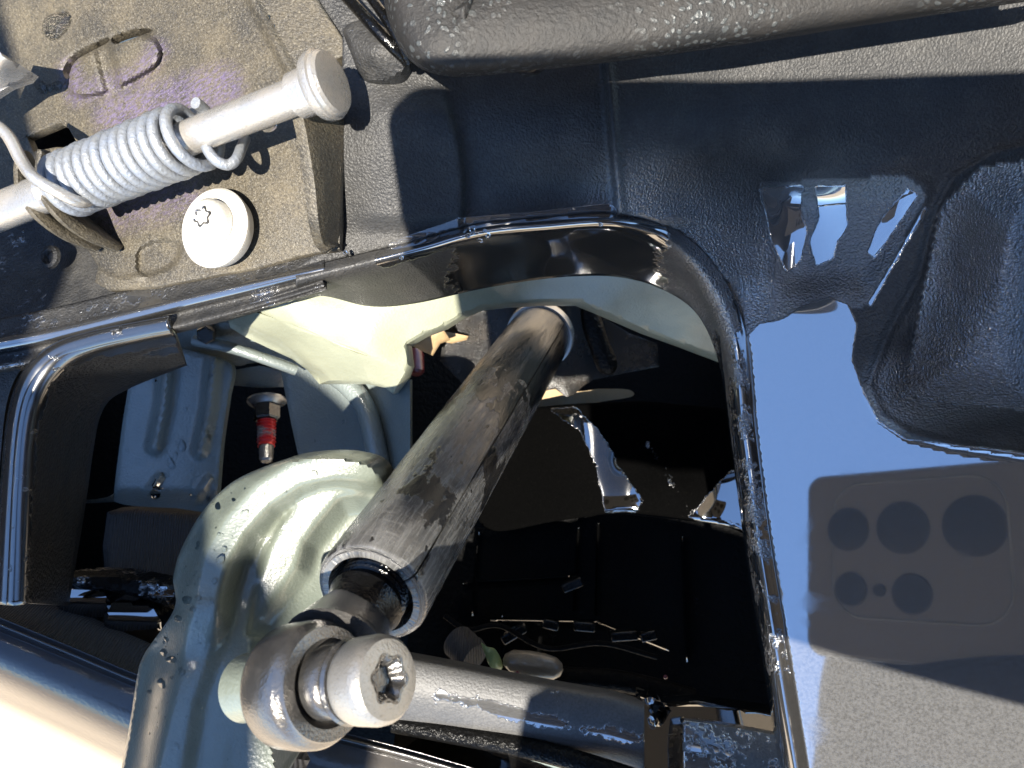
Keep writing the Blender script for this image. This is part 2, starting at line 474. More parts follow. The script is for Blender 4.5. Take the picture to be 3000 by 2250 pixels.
def lid_material():
    s = NT('beaded_black_rubber')
    v = s.n('ShaderNodeTexVoronoi', feature='SMOOTH_F1'); v.inputs['Scale'].default_value = 75; v.inputs['Smoothness'].default_value = .3
    wv = s.n('ShaderNodeTexNoise'); wv.inputs['Scale'].default_value = 14; s.l(s.co, wv.inputs['Vector'])
    mx = s.n('ShaderNodeMix', data_type='VECTOR'); mx.inputs[0].default_value = .05
    s.l(s.co, mx.inputs[4]); s.l(wv.outputs['Color'], mx.inputs[5]); s.l(mx.outputs[1], v.inputs['Vector'])
    bead = s.ramp(v.outputs['Distance'], [(.30, 1.0), (.42, 0.0)])
    area = s.ramp(s.noise(3.2, 3, .5), [(.36, 0.0), (.46, 1.0)])
    f = s.noise(130, 3, .6); sc_ = s.noise(10, 8, .7)
    bd = s.math('MULTIPLY', bead, area)
    c = s.mix(s.ramp(sc_, [(.35, 0.0), (.7, 1.0)]), (.009, .009, .009), (.020, .018, .016))
    c = s.mix(s.math('MULTIPLY', bd, .7), c, (.055, .06, .06))
    nb = s.bump(f, .003, .8); nb = s.bump(bd, .002, .6, nb)
    s.set(Base_Color=c, Roughness=s.mix(bd, .6, .3), Normal=nb, Specular_IOR_Level=.3)
    return s.m
M['lid'] = lid_material()

def water_material():
    s = NT('water')
    s.set(Base_Color=(.95, .97, 1.0), Roughness=0.0, IOR=1.33, Transmission_Weight=1.0)
    return s.m
M['water'] = water_material()
def film_material():
    m = bpy.data.materials.new('water_bead_skin'); m.use_nodes = True; t = m.node_tree; t.nodes.clear()
    tr = t.nodes.new('ShaderNodeBsdfTransparent'); tr.inputs[0].default_value = (.96, .97, .97, 1)
    gl = t.nodes.new('ShaderNodeBsdfGlossy'); gl.inputs['Roughness'].default_value = .02
    fr = t.nodes.new('ShaderNodeFresnel'); fr.inputs[0].default_value = 1.33
    mx = t.nodes.new('ShaderNodeMixShader'); o = t.nodes.new('ShaderNodeOutputMaterial')
    t.links.new(fr.outputs[0], mx.inputs[0]); t.links.new(tr.outputs[0], mx.inputs[1]); t.links.new(gl.outputs[0], mx.inputs[2]); t.links.new(mx.outputs[0], o.inputs[0])
    return m
M['bead'] = film_material()

def body_material():
    s = NT('satin_grey_body_paint')
    f = s.noise(85, 3, .5); a = s.noise(3, 6, .6)
    c = s.mix(s.ramp(a, [(.4, 0.0), (.65, 1.0)]), (.045, .045, .05), (.06, .055, .05))
    s.set(Base_Color=c, Roughness=.14, Normal=s.bump(f, .0016, .6), Specular_IOR_Level=.35, IOR=1.5)
    return s.m
M['body'] = body_material()

def foam_material():
    s = NT('black_woven_foam')
    w1 = s.n('ShaderNodeTexWave'); w1.inputs['Scale'].default_value = 40; s.l(s.co, w1.inputs['Vector'])
    f = s.noise(60, 5, .7)
    s.set(Base_Color=s.mix(f, (.01, .01, .01), (.05, .045, .042)), Roughness=.75, Normal=s.bump(s.math('ADD', w1.outputs['Fac'], f), .004, .8))
    return s.m
M['foam'] = foam_material()
# ================================================================ ground
NG = Vector((0, 0, 1))
me = bpy.data.meshes.new('ground'); S = 900
me.from_pydata([(-S, -S, -6), (S, -S, -6), (S, S, -6), (-S, S, -6)], [], [(0, 1, 2, 3)])
g = link('ground', me, M['ground'], smooth=False); g['kind'] = 'structure'
# ================================================================ black moulded housing
housing = thing('plastic_housing', 'large wet black plastic moulding with rounded lip that frames the opening round the damper', 'housing')
PN = Vector((-0.829, 0.305, 1.64)).normalized(); PZ = P(1935, 1135, 0)
def Zp(x, y):
    x = np.asarray(x, float)/1000; y = np.asarray(y, float)/1000
    dx = (x-CX)/D; dy = (-y-CY)/D                      # ray = C + s*(dx,dy,-1)
    num = PN.x*(CX-PZ.x) + PN.y*(CY-PZ.y) + PN.z*(D-PZ.z)
    s = -num/(PN.x*dx + PN.y*dy - PN.z)
    return D - s
def zr(x, y, o=0): return float(Zp(x, y)) + o
# stations round the lip: bottom of inner wall, mid wall, lip inside, crest, outside
ST = [[(640, 650, -.22), (640, 642, -.16), (640, 628, -.06), (640, 606, -.005), (636, 582, -.03)],
      [(700, 640, -.26), (700, 630, -.18), (702, 614, -.06), (705, 590, 0), (700, 566, -.03)],
      [(800, 662, -.36), (802, 630, -.23), (806, 592, -.06), (808, 564, 0), (802, 542, -.034)],
      [(900, 655, -.38), (905, 615, -.24), (910, 565, -.06), (915, 537, 0), (910, 516, -.034)],
      [(1050, 622, -.38), (1045, 580, -.24), (1040, 530, -.06), (1040, 502, 0), (1036, 482, -.034)],
      [(1200, 600, -.38), (1190, 560, -.24), (1184, 514, -.06), (1180, 488, 0), (1178, 468, -.034)],
      [(1330, 598, -.38), (1336, 560, -.25), (1330, 508, -.07), (1325, 480, -.01), (1328, 460, -.04)],
      [(1430, 625, -.40), (1432, 585, -.29), (1424, 540, -.15), (1428, 508, -.09), (1446, 488, -.10)],
      [(1508, 682, -.40), (1514, 650, -.32), (1506, 612, -.21), (1516, 586, -.155), (1538, 564, -.165)],
      [(1554, 790, -.38), (1558, 770, -.33), (1562, 740, -.25), (1580, 716, -.205), (1610, 704, zr(1610, 704))],
      [(1577, 950, -.34), (1579, 949, -.29), (1585, 947, -.205), (1605, 943, zr(1605, 943)+.012), (1636, 940, zr(1636, 940, .0))],
      [(1611, 1200, -.30), (1613, 1199, -.25), (1620, 1197, -.145), (1641, 1195, zr(1641, 1195)+.012), (1670, 1192, zr(1670, 1192, .0))],
      [(1650, 1450, -.25), (1652, 1448, -.18), (1660, 1446, -.085), (1682, 1444, zr(1682, 1444)+.012), (1712, 1441, zr(1712, 1441, .0))],
      [(1694, 1730, -.18), (1696, 1728, -.12), (1704, 1726, -.03), (1727, 1724, zr(1727, 1724)+.012), (1758, 1722, zr(1758, 1722, .0))]]
rows = [[s[j] for s in ST] for j in range(5)]
def wetlip(x, y):
    v = .25 + .75*sst(560, 700, y)*sst(1500, 1600, x)
    v = np.maximum(v, .9*(1-sst(10, 34, sdist(x, y, [(830, 560), (1000, 510), (1260, 478), (1420, 505)]))))
    v = np.maximum(v, 1.0*sst(820, 1080, x)*(1-sst(1330, 1600, x))) - .35*sst(1460, 1560, x)*(sdist(x, y, [(1516, 586), (1580, 716), (1605, 943), (1641, 1195), (1682, 1444)]) < 26)
    return v*.8
lip = loft('lip', rows, M['wall'], housing, nu=300, nv=8, wet=wetlip, sharp=60, damp=lambda x, y: sst(1440, 1560, x))
mods(lip, .02)
def pan_H():
    c = []
    for s in ST: c.append(s[4])
    c += [(735, 520, -.04), (740, 350, .04), (740, 200, .07), (850, 200, .08), (850, 450, -.01), (960, 150, .07), (985, 420, -.02),
          (1150, 130, .06), (1150, 300, .05), (1200, 420, -.02), (1300, 120, .06), (1310, 300, .05), (1500, 90, .06), (1500, 200, .03), (1500, 330, 0), (1480, 430, -.10), (1560, 400, -.10), (1640, 430, -.15), (1590, 490, -.17),
          (1700, 80, .06), (1700, 200, .02), (1700, 320, -.03), (1700, 390, zr(1700, 640)+.02), (1660, 500, zr(1660, 640)-.004), (1650, 640, zr(1650, 640)), (1660, 800, zr(1660, 800)), (1850, 800, zr(1850, 800)), (1840, 640, zr(1840, 640)), (1850, 500, zr(1850, 640)-.004), (1950, 385, zr(1950, 640)+.02),
          (2000, 40, .07), (2000, 180, .03), (2000, 290, -.02), (2300, 20, .09), (2300, 160, .05), (2300, 280, .01), (2300, 700, zr(2300, 700)), (2100, 600, zr(2100, 600)), (2080, 850, zr(2080, 850))]
    for q in ((1650, 980), (1800, 980), (1950, 990), (2120, 1000), (2300, 1010)): c.append((*q, zr(*q)))
    up = rbf(c, 2e-3)
    def plane_mask(x, y):
        d = (y - (420 + (1640-x)*0.0))
        # lower right is the flat sheet; blends out above y=420 and left of the wall corner
        return sst(590, 690, y)
    pocket = np.array([(1625, 402), (1700, 392), (1955, 378), (2000, 405), (1985, 500), (1875, 665), (1830, 640), (1700, 650), (1650, 600), (1660, 480)], float)
    basin = np.array([(1878, 832), (1905, 895), (1965, 935), (2060, 958), (2340, 1000), (2340, 290), (2150, 330), (2060, 385), (2025, 450), (1985, 600), (1920, 720)], float)
    def H(x, y):
        m = plane_mask(x, y)
        z = up(x, y)*(1-m) + Zp(x, y)*m
        ins = pip(x, y, pocket); d = sdist(x, y, pocket, True)
        z = z - np.where(ins, .014*sst(0, 60, d), 0)
        z = z + np.where(~ins, .005*(1-sst(0, 26, d)), .005*(1-sst(0, 14, d)))*sst(1620, 1720, x)*(1-sst(420, 520, y))
        ins = pip(x, y, basin); d = sdist(x, y, basin, True)
        z = z - np.where(ins, .11*sst(0, 190, d), 0)
        z = z + np.where(~ins, .010*(1-sst(0, 16, d)), .010*(1-sst(0, 10, d)))
        # vertical step in the upper wall and the two folds left of it
        z = z + .022*sst(-9, 9, x - (1300 + (y-110)*.085))*(1-sst(470, 500, y))*(1-sst(1420, 1600, x))
        z = z + .012*(1-sst(2, 12, np.abs(x - (1312 + (y-110)*.085))))*(1-sst(440, 480, y))
        fold = 955 + (y-190)*.15 + 20*np.sin((y-190)/290*3.14)*(y > 190)
        z = z + .03*sst(6, -6, x-fold)*sst(170, 260, y)*sst(700, 860, x)*(1-sst(460, 510, y))
        return z
    return H
PH = pan_H()
outl = crd([s[4] for s in ST], 12)
outl = [tuple(q) for q in outl] + [(2330, 1730), (2330, -20), (1900, 30), (1300, 60), (900, 90), (740, 60), (738, 300), (728, 520)]
WETP = np.array([(1600, 740), (1640, 700), (1690, 690), (1735, 662), (1790, 642), (1832, 656), (1852, 700), (1842, 780), (1868, 850), (1895, 905), (1960, 948), (2340, 990), (2340, 1760), (1720, 1760), (1660, 1350), (1628, 1080), (1606, 900)], float)
WETQ = [np.array(q, float) for q in ([(1640, 408), (1735, 400), (1728, 450), (1745, 500), (1730, 560), (1700, 590), (1668, 520)], [(1760, 402), (1828, 400), (1832, 490), (1812, 520), (1800, 560), (1762, 575), (1748, 520), (1770, 470)],
        [(1960, 405), (1985, 420), (1930, 500), (1890, 560), (1872, 545), (1905, 470)], [(1998, 445), (2004, 452), (1880, 665), (1874, 655)])]
def wetpan(x, y):
    d = sdist(x, y, WETP, True); s = np.where(pip(x, y, WETP), 1, -1)
    v = np.clip(.5 + s*d/70, 0, 1)
    for q_ in WETQ:
        v = np.maximum(v, np.clip(.5 + np.where(pip(x, y, q_), 1, -1)*sdist(x, y, q_, True)/60, 0, .80))
    band = sdist(x, y, [(860, 540), (1000, 492), (1170, 478), (1310, 462)])
    v = np.maximum(v, 1 - sst(8, 36, band)*1.0)
    v = np.maximum(v, .0*pip(x, y, np.array([(1055, 470), (1085, 430), (1110, 420), (1180, 430), (1330, 428), (1335, 470), (1060, 495)], float)))
    v = np.maximum(v, .0*pip(x, y, np.array([(1890, 760), (2340, 700), (2340, 870), (2000, 880), (1900, 850)], float)))
    # ragged damp patch beside the bracket
    v = np.maximum(v, .40*pip(x, y, np.array([(850, 260), (905, 235), (965, 300), (990, 440), (1000, 490), (960, 470), (850, 370)], float)))
    return v
def damppan(x, y):
    v = 1-sst(0, 200, sdist(x, y, [(1400, 480), (1500, 520), (1580, 560), (1640, 560), (1620, 700)]))
    v = np.maximum(v, .45*pip(x, y, np.array([(1640, 395), (1960, 380), (2000, 420), (1880, 660), (1700, 690)], float)))
    v = np.maximum(v, .9*(1-sst(20, 110, sdist(x, y, [(1940, 850), (2060, 830), (2240, 800), (2400, 790)]))))
    v = np.maximum(v, 1.3*pip(x, y, np.array([(2030, 450), (2120, 360), (2340, 330), (2340, 900), (1950, 860)], float)))
    return v
panel = sheet('panel', outl, PH, M['panel'], housing, step=8, thick=.02, bevel=0, wet=wetpan, sharp=None, damp=damppan)
# left stretch of the moulding, below the hinge
def rowL(dy, dz, x1=700):
    b = [(-80, 762, -.16), (100, 728, -.15), (250, 692, -.12), (400, 654, -.08), (520, 626, -.04), (x1-60, 598, -.012), (x1, 584, -.004)]
    return [(x, y+dy*k, z+dz) for (x, y, z), k in zip(b, (1, 1, 1, 1, .95, .8, .7))]
rws = [rowL(-60, -.045), rowL(-26, -.022), rowL(-8, 0), rowL(8, -.006), rowL(18, -.03), rowL(30, -.028), rowL(44, -.004), rowL(54, -.02), rowL(62, -.10)]
lipl = loft('lip', rws, M['lit_plastic'], housing, nu=160, nv=5, wet=lambda x, y: .42 + .5*(1-sst(8, 16, sdist(x, y, [(q[0], q[1]) for q in rowL(0, 0)]))), sharp=None)
mods(lipl, .015)
sheet('under_plate', [(-80, 180), (240, 200), (280, 460), (-80, 520)], -.42, M['void'], housing, step=30, wet=lambda x, y: x*0+.2)
sheet('lower_apron', [(-80, 330), (60, 400), (260, 480), (760, 470), (735, 560), (640, 580), (520, 606), (400, 628), (250, 660), (100, 690), (-80, 725)],
      [(-80, 330, -.42), (260, 480, -.28), (735, 480, -.1), (735, 560, -.05), (520, 606, -.10), (250, 660, -.17), (-80, 725, -.22), (100, 560, -.34)], M['lit_plastic'], housing, step=14, wet=lambda x, y: x*0+.35)
# inner wall of the left cavity
cw = [[(372, 698, -.10), (300, 711, -.12), (200, 731, -.14), (118, 758, -.16), (62, 812, -.17), (33, 905, -.18), (18, 1070, -.18), (4, 1300, -.18)],
      [(374, 702, -.095), (300, 716, -.115), (203, 738, -.135), (128, 766, -.15), (78, 822, -.16), (52, 908, -.165), (38, 1070, -.165), (26, 1302, -.165)],
      [(380, 716, -.15), (302, 732, -.17), (212, 756, -.19), (150, 788, -.2), (104, 842, -.2), (80, 915, -.2), (66, 1070, -.2), (56, 1304, -.2)],
      [(400, 775, -.52), (335, 800, -.54), (270, 828, -.55), (225, 856, -.55), (200, 900, -.55), (187, 965, -.55), (166, 1110, -.55), (132, 1308, -.55)]]
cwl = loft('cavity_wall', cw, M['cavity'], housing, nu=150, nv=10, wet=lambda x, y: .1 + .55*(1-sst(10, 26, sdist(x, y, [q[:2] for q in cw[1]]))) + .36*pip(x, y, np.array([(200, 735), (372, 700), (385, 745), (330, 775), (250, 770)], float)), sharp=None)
mods(cwl, .02)
loft('outer_skirt', [[(372, 694, -.105), (250, 708, -.13), (150, 728, -.16), (70, 770, -.2), (20, 850, -.22), (0, 1000, -.22), (-20, 1300, -.22)],
                     [(350, 690, -.13), (200, 700, -.17), (80, 730, -.2), (0, 760, -.22), (-60, 820, -.24), (-90, 1000, -.24), (-90, 1300, -.24)]], M['lit_plastic'], housing, nu=80, nv=4, wet=lambda x, y: x*0+.3, sharp=None)
# ================================================================ raised cover along the top edge
base = [(828, -90), (840, 20), (868, 95), (905, 138), (960, 157), (1040, 156), (1300, 129), (1600, 88), (1900, 42), (2340, -22)]
def off(d, z):
    o = []
    for i, (x, y) in enumerate(base):
        k = [1, .9, .75, .5, .25, .05, 0, 0, 0, 0][i]
        o.append((x + d*k, y - d*(1-k*.8), z + .015*x/2340))
    return o
lidr = [off(-8, .18), off(-3, .28), off(16, .325), off(70, .345), off(150, .35), off(270, .33)]
lid = loft('upper_cover', lidr, M['lid'], None, nu=220, nv=8, sharp=None)
mods(lid, .015)
tag(lid, 'black pebbled rubber-skinned cover edge dotted with water beads, along the top of the picture', 'cover')
# drop hanging from its edge
dr = []
dm = lathe('hanging_drop', P(1143, 124, .25), P(1146, 170, .25), [(0, .001), (.002, .030), (.010, .034), (.020, .030), (.029, .018), (.033, .0)], M['water'], None, seg=32, sharp=None)
tag(dm, 'clear water drop hanging off the lower edge of the top cover', 'water drop')
# ================================================================ hinge bracket
hinge = thing('hinge_bracket', 'dirty grey stamped steel hinge bracket with purple smears, lit by the sun', 'hinge bracket')
hc = [(-80, -80, -.22), (300, -80, -.08), (640, -80, .05), (760, 120, .08), (740, 300, .06), (735, 545, .0), (500, 590, -.06), (300, 620, -.12), (150, 540, -.2), (-60, 400, -.3), (300, 300, -.12)]
hb = rbf(hc, 1e-2)
slotA = cr([(140, 140), (165, 118), (235, 85), (290, 68), (335, 80), (352, 110), (340, 145), (300, 172), (230, 205), (165, 212), (142, 185)], 60, True)
oval = cr([(292, 560), (300, 535), (345, 515), (385, 522), (392, 550), (370, 580), (320, 598), (296, 588)], 50, True)
foldL = [(505, -80), (520, 0), (575, 90), (640, 180), (650, 235)]
def HH(x, y):
    z = hb(x, y)
    s = np.array(slotA); ins = pip(x, y, s); d = sdist(x, y, s, True)
    z = z + np.where(ins, .026*sst(0, 12, d), 0)
    # dip across the middle of the raised loop
    z = z - np.where(ins, .018*(1-sst(8, 26, np.abs((x-232)-(y-145)*.25)))*sst(0, 12, d), 0)
    o = np.array(oval); ins = pip(x, y, o); d = sdist(x, y, o, True)
    z = z - np.where(ins, .016*sst(0, 9, d), 0)
    side = (x-505) - (y+80)*.52
    z = z - .16*np.maximum(0, side)/1000*1.2
    z = z + .012*(1-sst(0, 22, np.abs(side)))
    z = z + .010*(1-sst(0, 14, sdist(x, y, [(200, 585), (260, 608), (300, 600)])))
    return z
def purple(x, y):
    v = 1-sst(10, 70, sdist(x, y, [(250, 250), (330, 225), (480, 185)]))
    v = np.maximum(v, .8*(1-sst(5, 40, sdist(x, y, [(150, 150), (165, 205), (300, 165), (340, 110)]))))
    v = np.maximum(v, .6*(1-sst(10, 70, sdist(x, y, [(240, 460), (400, 420)]))))
    v = np.maximum(v, .5*(1-sst(0, 30, sdist(x, y, [(460, 190), (500, 200)]))))
    return v
slot_hole = [(136, 150), (160, 118), (225, 84), (232, 92), (165, 130), (146, 170)]
slot_hole2 = [(244, 80), (300, 62), (330, 66), (300, 78), (250, 95)]
hp = sheet('base_plate', [(-80, -80), (500, -80), (640, -80), (700, 20), (755, 105), (752, 200), (742, 330), (733, 538), (640, 556), (560, 580), (330, 622), (236, 628), (205, 610), (212, 575), (190, 540), (120, 500), (60, 455), (-80, 400)],
      HH, M['hinge'], hinge, step=6.5, holes=[crd(slot_hole, 6, True), crd(slot_hole2, 6, True), [(58, 296), (128, 266), (148, 276), (172, 318), (120, 318), (72, 328)]], thick=.03, bevel=.003, wet=purple, sharp=45)
# side flange, a bent ear with a pale cut edge
fl = loft('side_flange', [[(636, 175, .20), (648, 225, .20), (664, 300, .18), (680, 400, .15), (688, 480, .12), (700, 528, .07), (722, 534, .04)],
                          [(660, 165, .16), (672, 225, .165), (690, 300, .145), (702, 400, .115), (708, 480, .085), (712, 520, .05), (726, 530, .03)],
                          [(742, 120, .06), (752, 220, .06), (748, 300, .05), (742, 400, .03), (738, 480, .015), (733, 520, .0), (732, 534, .0)]], M['hinge'], hinge, nu=70, nv=6, wet=lambda x, y: x*0, sharp=None)
mods(fl, .024, .003)
# small clevis ears at the left end of the pin
for k, (dx, z) in enumerate(((0, -.02), (46, .0))):
    e = loft('clevis_ear', [[(34+dx, 322, z), (28+dx, 370, z), (36+dx, 420, z), (70+dx, 470, z), (130+dx, 515, z-.06), (200+dx, 545, z-.12)],
                            [(52+dx, 326, z-.03), (48+dx, 372, z-.03), (58+dx, 415, z-.03), (90+dx, 458, z-.03), (150+dx, 502, z-.08), (215+dx, 540, z-.14)],
                            [(64+dx, 345, z-.14), (62+dx, 380, z-.14), (74+dx, 415, z-.14), (104+dx, 452, z-.15), (165+dx, 498, z-.17), (222+dx, 540, z-.18)]], M['hinge'], hinge, nu=50, nv=5, wet=lambda x, y: x*0, sharp=None)
    mods(e, .012, .002)
# flange bolt on the plate
NB = Vector((-.36, .08, 1)).normalized(); WB = P(463, 492, -.01)
fb = lathe('washer', WB, WB+NB, [(-.03, 0), (-.03, .080), (-.006, .088), (.0, .088), (.006, .083), (.008, .055), (.008, 0)], M['bolt_bright'], hinge, seg=72)
def torx(th, t): return 1 + .16*math.cos(6*th)
WB2 = P(452, 482, .01)
lathe('bolt_head', WB2, WB2+NB, [(-.01, .053), (.010, .052), (.022, .044), (.029, .034), (.030, .024), (.031, 0)], M['bolt_bright'], fb, seg=48, caps=False)
WB3 = P(437, 468, .04)
lathe('socket', WB3, WB3+NB, [(-.004, .0), (-.004, .013), (.002, .0155), (.0035, .019), (.0, .021)], M['steel'], fb, seg=60, flute=torx, caps=False)
# riveted ring on the black apron
RB = P(112, 556, -.26); lathe('rivet', RB, RB+NB, [(0, .03), (.008, .028), (.012, .02), (.008, .016), (.002, .014), (-.004, .012), (-.006, 0)], M['lit_plastic'], housing, seg=40)
# ================================================================ pivot pin and spring
PA, PB = P(-90, 492, -.14), P(690, 188, .235)
PD = (PB-PA).normalized(); PL = (PB-PA).length
pin = thing('pivot_pin', 'bright zinc hinge pin with a round head, running through the coil spring', 'hinge pin')
lathe('shank', PA, PB, [(0, 0), (0, .040), (.05, .042), (PL*.3, .042), (PL*.31, .034), (PL-.10, .034), (PL-.09, .034), (PL, .034), (PL, 0)], M['zinc'], pin, seg=40)
lathe('pin_head', PB, PB+PD, [(-.05, .03), (-.05, .043), (-.005, .045), (-.004, .060), (.004, .064), (.016, .065), (.018, .060), (.026, .060), (.032, .055), (.034, .04), (.034, 0)], M['zinc'], pin, seg=56)
SA = PA + PD*(PL*.355); SB = PA + PD*(PL*.705)
sp = thing('torsion_spring', 'greyish corroded coil spring wound round the hinge pin', 'spring')
u, v = frame(PD); pts = []
turns = 14; sr = .060; wr = .0118; NP = turns*28
L = (SB-SA).length
for i in range(NP+1):
    a = 2*math.pi*i/28; f = i/NP
    ff = f if f < .9 else .9 + (f-.9)*1.5
    wob = sr*(1+.02*math.sin(a*.37))
    pts.append(SA + PD*(L*ff) + (u*math.cos(a) + v*math.sin(a))*wob)
tube('coil', pts, wr, M['spring'], sp, seg=10, n=NP+1)
tube('spring_leg', [P(-60, 240, .08), P(10, 285, .09), P(48, 350, .10), P(75, 385, .11), P(120, 412, .10), P(170, 436, .07), P(200, 432, .02)], .0125, M['zinc'], sp, seg=12, n=50)
tube('hook_end', [P(420, 240, .06), P(440, 305, .13), P(462, 342, .14), P(490, 356, .13), P(510, 345, .12), P(522, 318, .09), P(530, 300, .04)], .011, M['spring'], sp, seg=10, n=40)
# ================================================================ rubber clip between hinge and cover
clip = thing('rubber_clip', 'small square black rubber stop wedged between the pin head and the top cover', 'rubber stop')
sheet('pad', crd([(742, 70), (760, 48), (800, 44), (838, 66), (872, 112), (880, 140), (862, 168), (810, 180), (780, 168), (760, 120)], 8, True),
      [(742, 70, .12), (800, 44, .12), (810, 110, .17), (880, 140, .14), (810, 180, .10), (780, 170, .09)], M['lit_plastic'], clip, step=10, thick=.08, bevel=.012, wet=lambda x, y: x*0+.4)
tube('seal', [P(700, -60, .12), P(755, 0, .15), P(800, 50, .18), P(842, 95, .18), P(876, 128, .16)], .012, M['rubber'], clip, n=40)
tube('seal', [P(760, -60, .15), P(805, 0, .17), P(840, 50, .19), P(868, 100, .19), P(884, 135, .17)], .010, M['rubber'], clip, n=40)
sheet('backing', [(640, -80), (860, -80), (870, 60), (885, 150), (870, 200), (745, 160), (720, 60)], .03, M['lit_plastic'], clip, step=20, wet=lambda x, y: x*0+.2)
# unseen sheet added above the cover to block sky, beyond the top of the picture
loft('sky_screen', [[(.6, .62, .3), (.9, .62, .3), (1.2, .6, .3), (3.0, .64, .3), (5, .7, .3)],
                    [(.6, .72, 1.2), (.9, .72, 1.2), (1.2, .7, 1.2), (3.0, .72, 1.2), (5, .8, 1.2)],
                    [(.6, .72, 3.5), (.9, .72, 3.5), (1.2, .7, 3.5), (3.0, .72, 3.5), (5, .8, 3.5)],
                    [(.6, .5, 7.0), (.9, .5, 7.0), (1.2, .5, 7.0), (3.0, .5, 7.0), (5, .6, 7.0)]], M['body'], lid, nu=30, nv=8, world=True, thick=.03, sharp=None)

blocker = loft('sky_blocker', [[(-4.2, -4.0, -3), (-4.2, -1, -3), (-3.9, 1.0, -3), (-2.6, 1.9, -3), (.8, 2.0, -3)],
             [(-4.2, -4.0, .5), (-4.2, -1, 1.2), (-3.9, 1.0, 1.6), (-2.6, 1.9, 1.6), (.8, 2.0, 1.6)],
             [(-4.6, -4.0, 1.6), (-4.6, -1, 2.6), (-4.2, 1.3, 2.9), (-2.8, 2.3, 2.9), (.8, 2.4, 2.9)]], M['body'], None, nu=30, nv=6, world=True, thick=.03, sharp=None)  # unseen wall added to keep low sky light off the housing
tag(blocker, 'dark curved screen added beyond the left and upper left to block low sky', 'sky blocker')

tb = sheet('metal_tab', [(-80, 100), (0, 112), (40, 138), (72, 158), (60, 172), (20, 186), (-80, 250)], [(-80, 100, .0), (72, 158, -.04), (0, 190, -.08), (0, 140, .03), (-80, 250, -.1)], M['zinc'], None, step=8, thick=.02, bevel=.004)
tag(tb, 'folded bright metal tab poking in at the left edge above the small drop', 'metal tab')
# ================================================================ grey painted casting under the top lip
cast = thing('painted_casting', 'pale grey-green painted metal arm under the top of the lip, left end in full sun', 'metal casting')
cH = rbf([(495, 690, -.62), (500, 640, -.60), (560, 650, -.50), (700, 610, -.50), (900, 640, -.5), (880, 745, -.55), (850, 850, -.62), (780, 760, -.50), (700, 830, -.70), (600, 760, -.68), (640, 700, -.50),
          (1050, 600, -.52), (1250, 585, -.58), (1300, 660, -.66), (1100, 655, -.62), (1550, 700, -.72), (1550, 775, -.84), (1420, 690, -.72)], 1e-4)
crim = [(490, 640), (560, 600), (700, 590), (900, 600), (1100, 580), (1300, 560), (1480, 600), (1600, 700)]
low = [(1600, 790), (1540, 768), (1480, 745), (1400, 716), (1340, 690), (1290, 668), (1250, 652), (1180, 652), (1100, 656), (1040, 663), (1000, 680), (960, 705), (915, 722), (878, 744), (884, 790), (875, 815), (850, 852), (832, 838), (795, 830), (690, 830), (665, 800), (630, 775), (580, 752), (530, 728), (498, 708), (492, 690)]
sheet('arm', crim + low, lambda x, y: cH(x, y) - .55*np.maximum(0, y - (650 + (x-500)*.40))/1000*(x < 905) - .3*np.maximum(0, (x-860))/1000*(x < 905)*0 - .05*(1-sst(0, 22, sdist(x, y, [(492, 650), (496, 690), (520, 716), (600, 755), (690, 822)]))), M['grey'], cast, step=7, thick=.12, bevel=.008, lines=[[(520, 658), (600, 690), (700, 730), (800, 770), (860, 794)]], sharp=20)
# ---- inner wall plate with the curved rib
web = thing('curved_web_plate', 'blue-grey painted web plate with a curved rib, left of the damper under the arm', 'web plate')
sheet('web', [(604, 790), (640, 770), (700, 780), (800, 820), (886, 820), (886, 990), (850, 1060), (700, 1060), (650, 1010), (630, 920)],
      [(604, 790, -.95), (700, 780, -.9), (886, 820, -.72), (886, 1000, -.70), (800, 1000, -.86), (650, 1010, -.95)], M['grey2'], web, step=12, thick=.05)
tube('rib', [P(690, 790, -.84), P(750, 830, -.82), P(788, 880, -.80), P(806, 940, -.78), P(822, 1030, -.76), P(826, 1080, -.75)], [.035, .035, .034, .034, .036, .04], M['grey2'], web, seg=16, n=50)
# ---- ribbed bracket
rb = thing('ribbed_bracket', 'dark blue-grey painted bracket with two pressed ribs and water beads, left of the stud', 'bracket')
def RH(x, y):
    z = -.86 + (x-250)/1000*.10 - (y-800)/1000*.05
    for l in ([(362, 770), (352, 880), (334, 965)], [(462, 775), (452, 880), (432, 975)]):
        z = z + .035*(1-sst(0, 26, sdist(x, y, l)))
    z = z + .02*(1-sst(0, 14, sdist(x, y, [(322, 1062), (345, 1030)]))) + .02*(1-sst(0, 14, sdist(x, y, [(425, 1075), (450, 1035)])))
    return z - .06*sst(1050, 1100, y)
sheet('plate', crd([(288, 800), (330, 775), (380, 755), (440, 765), (500, 790), (492, 860), (478, 960), (470, 1060), (466, 1106), (380, 1098), (300, 1094), (254, 1086), (246, 1070), (256, 980), (270, 880)], 8, True), RH, M['grey2'], rb, step=8, thick=.03, bevel=.004)
loft('flange', [[(168, 1080, -.90), (210, 1078, -.90), (240, 1070, -.89), (256, 1050, -.88)], [(168, 1088, -.97), (215, 1086, -.97), (250, 1082, -.96), (268, 1060, -.93)]], M['grey2'], rb, nu=30, nv=4)
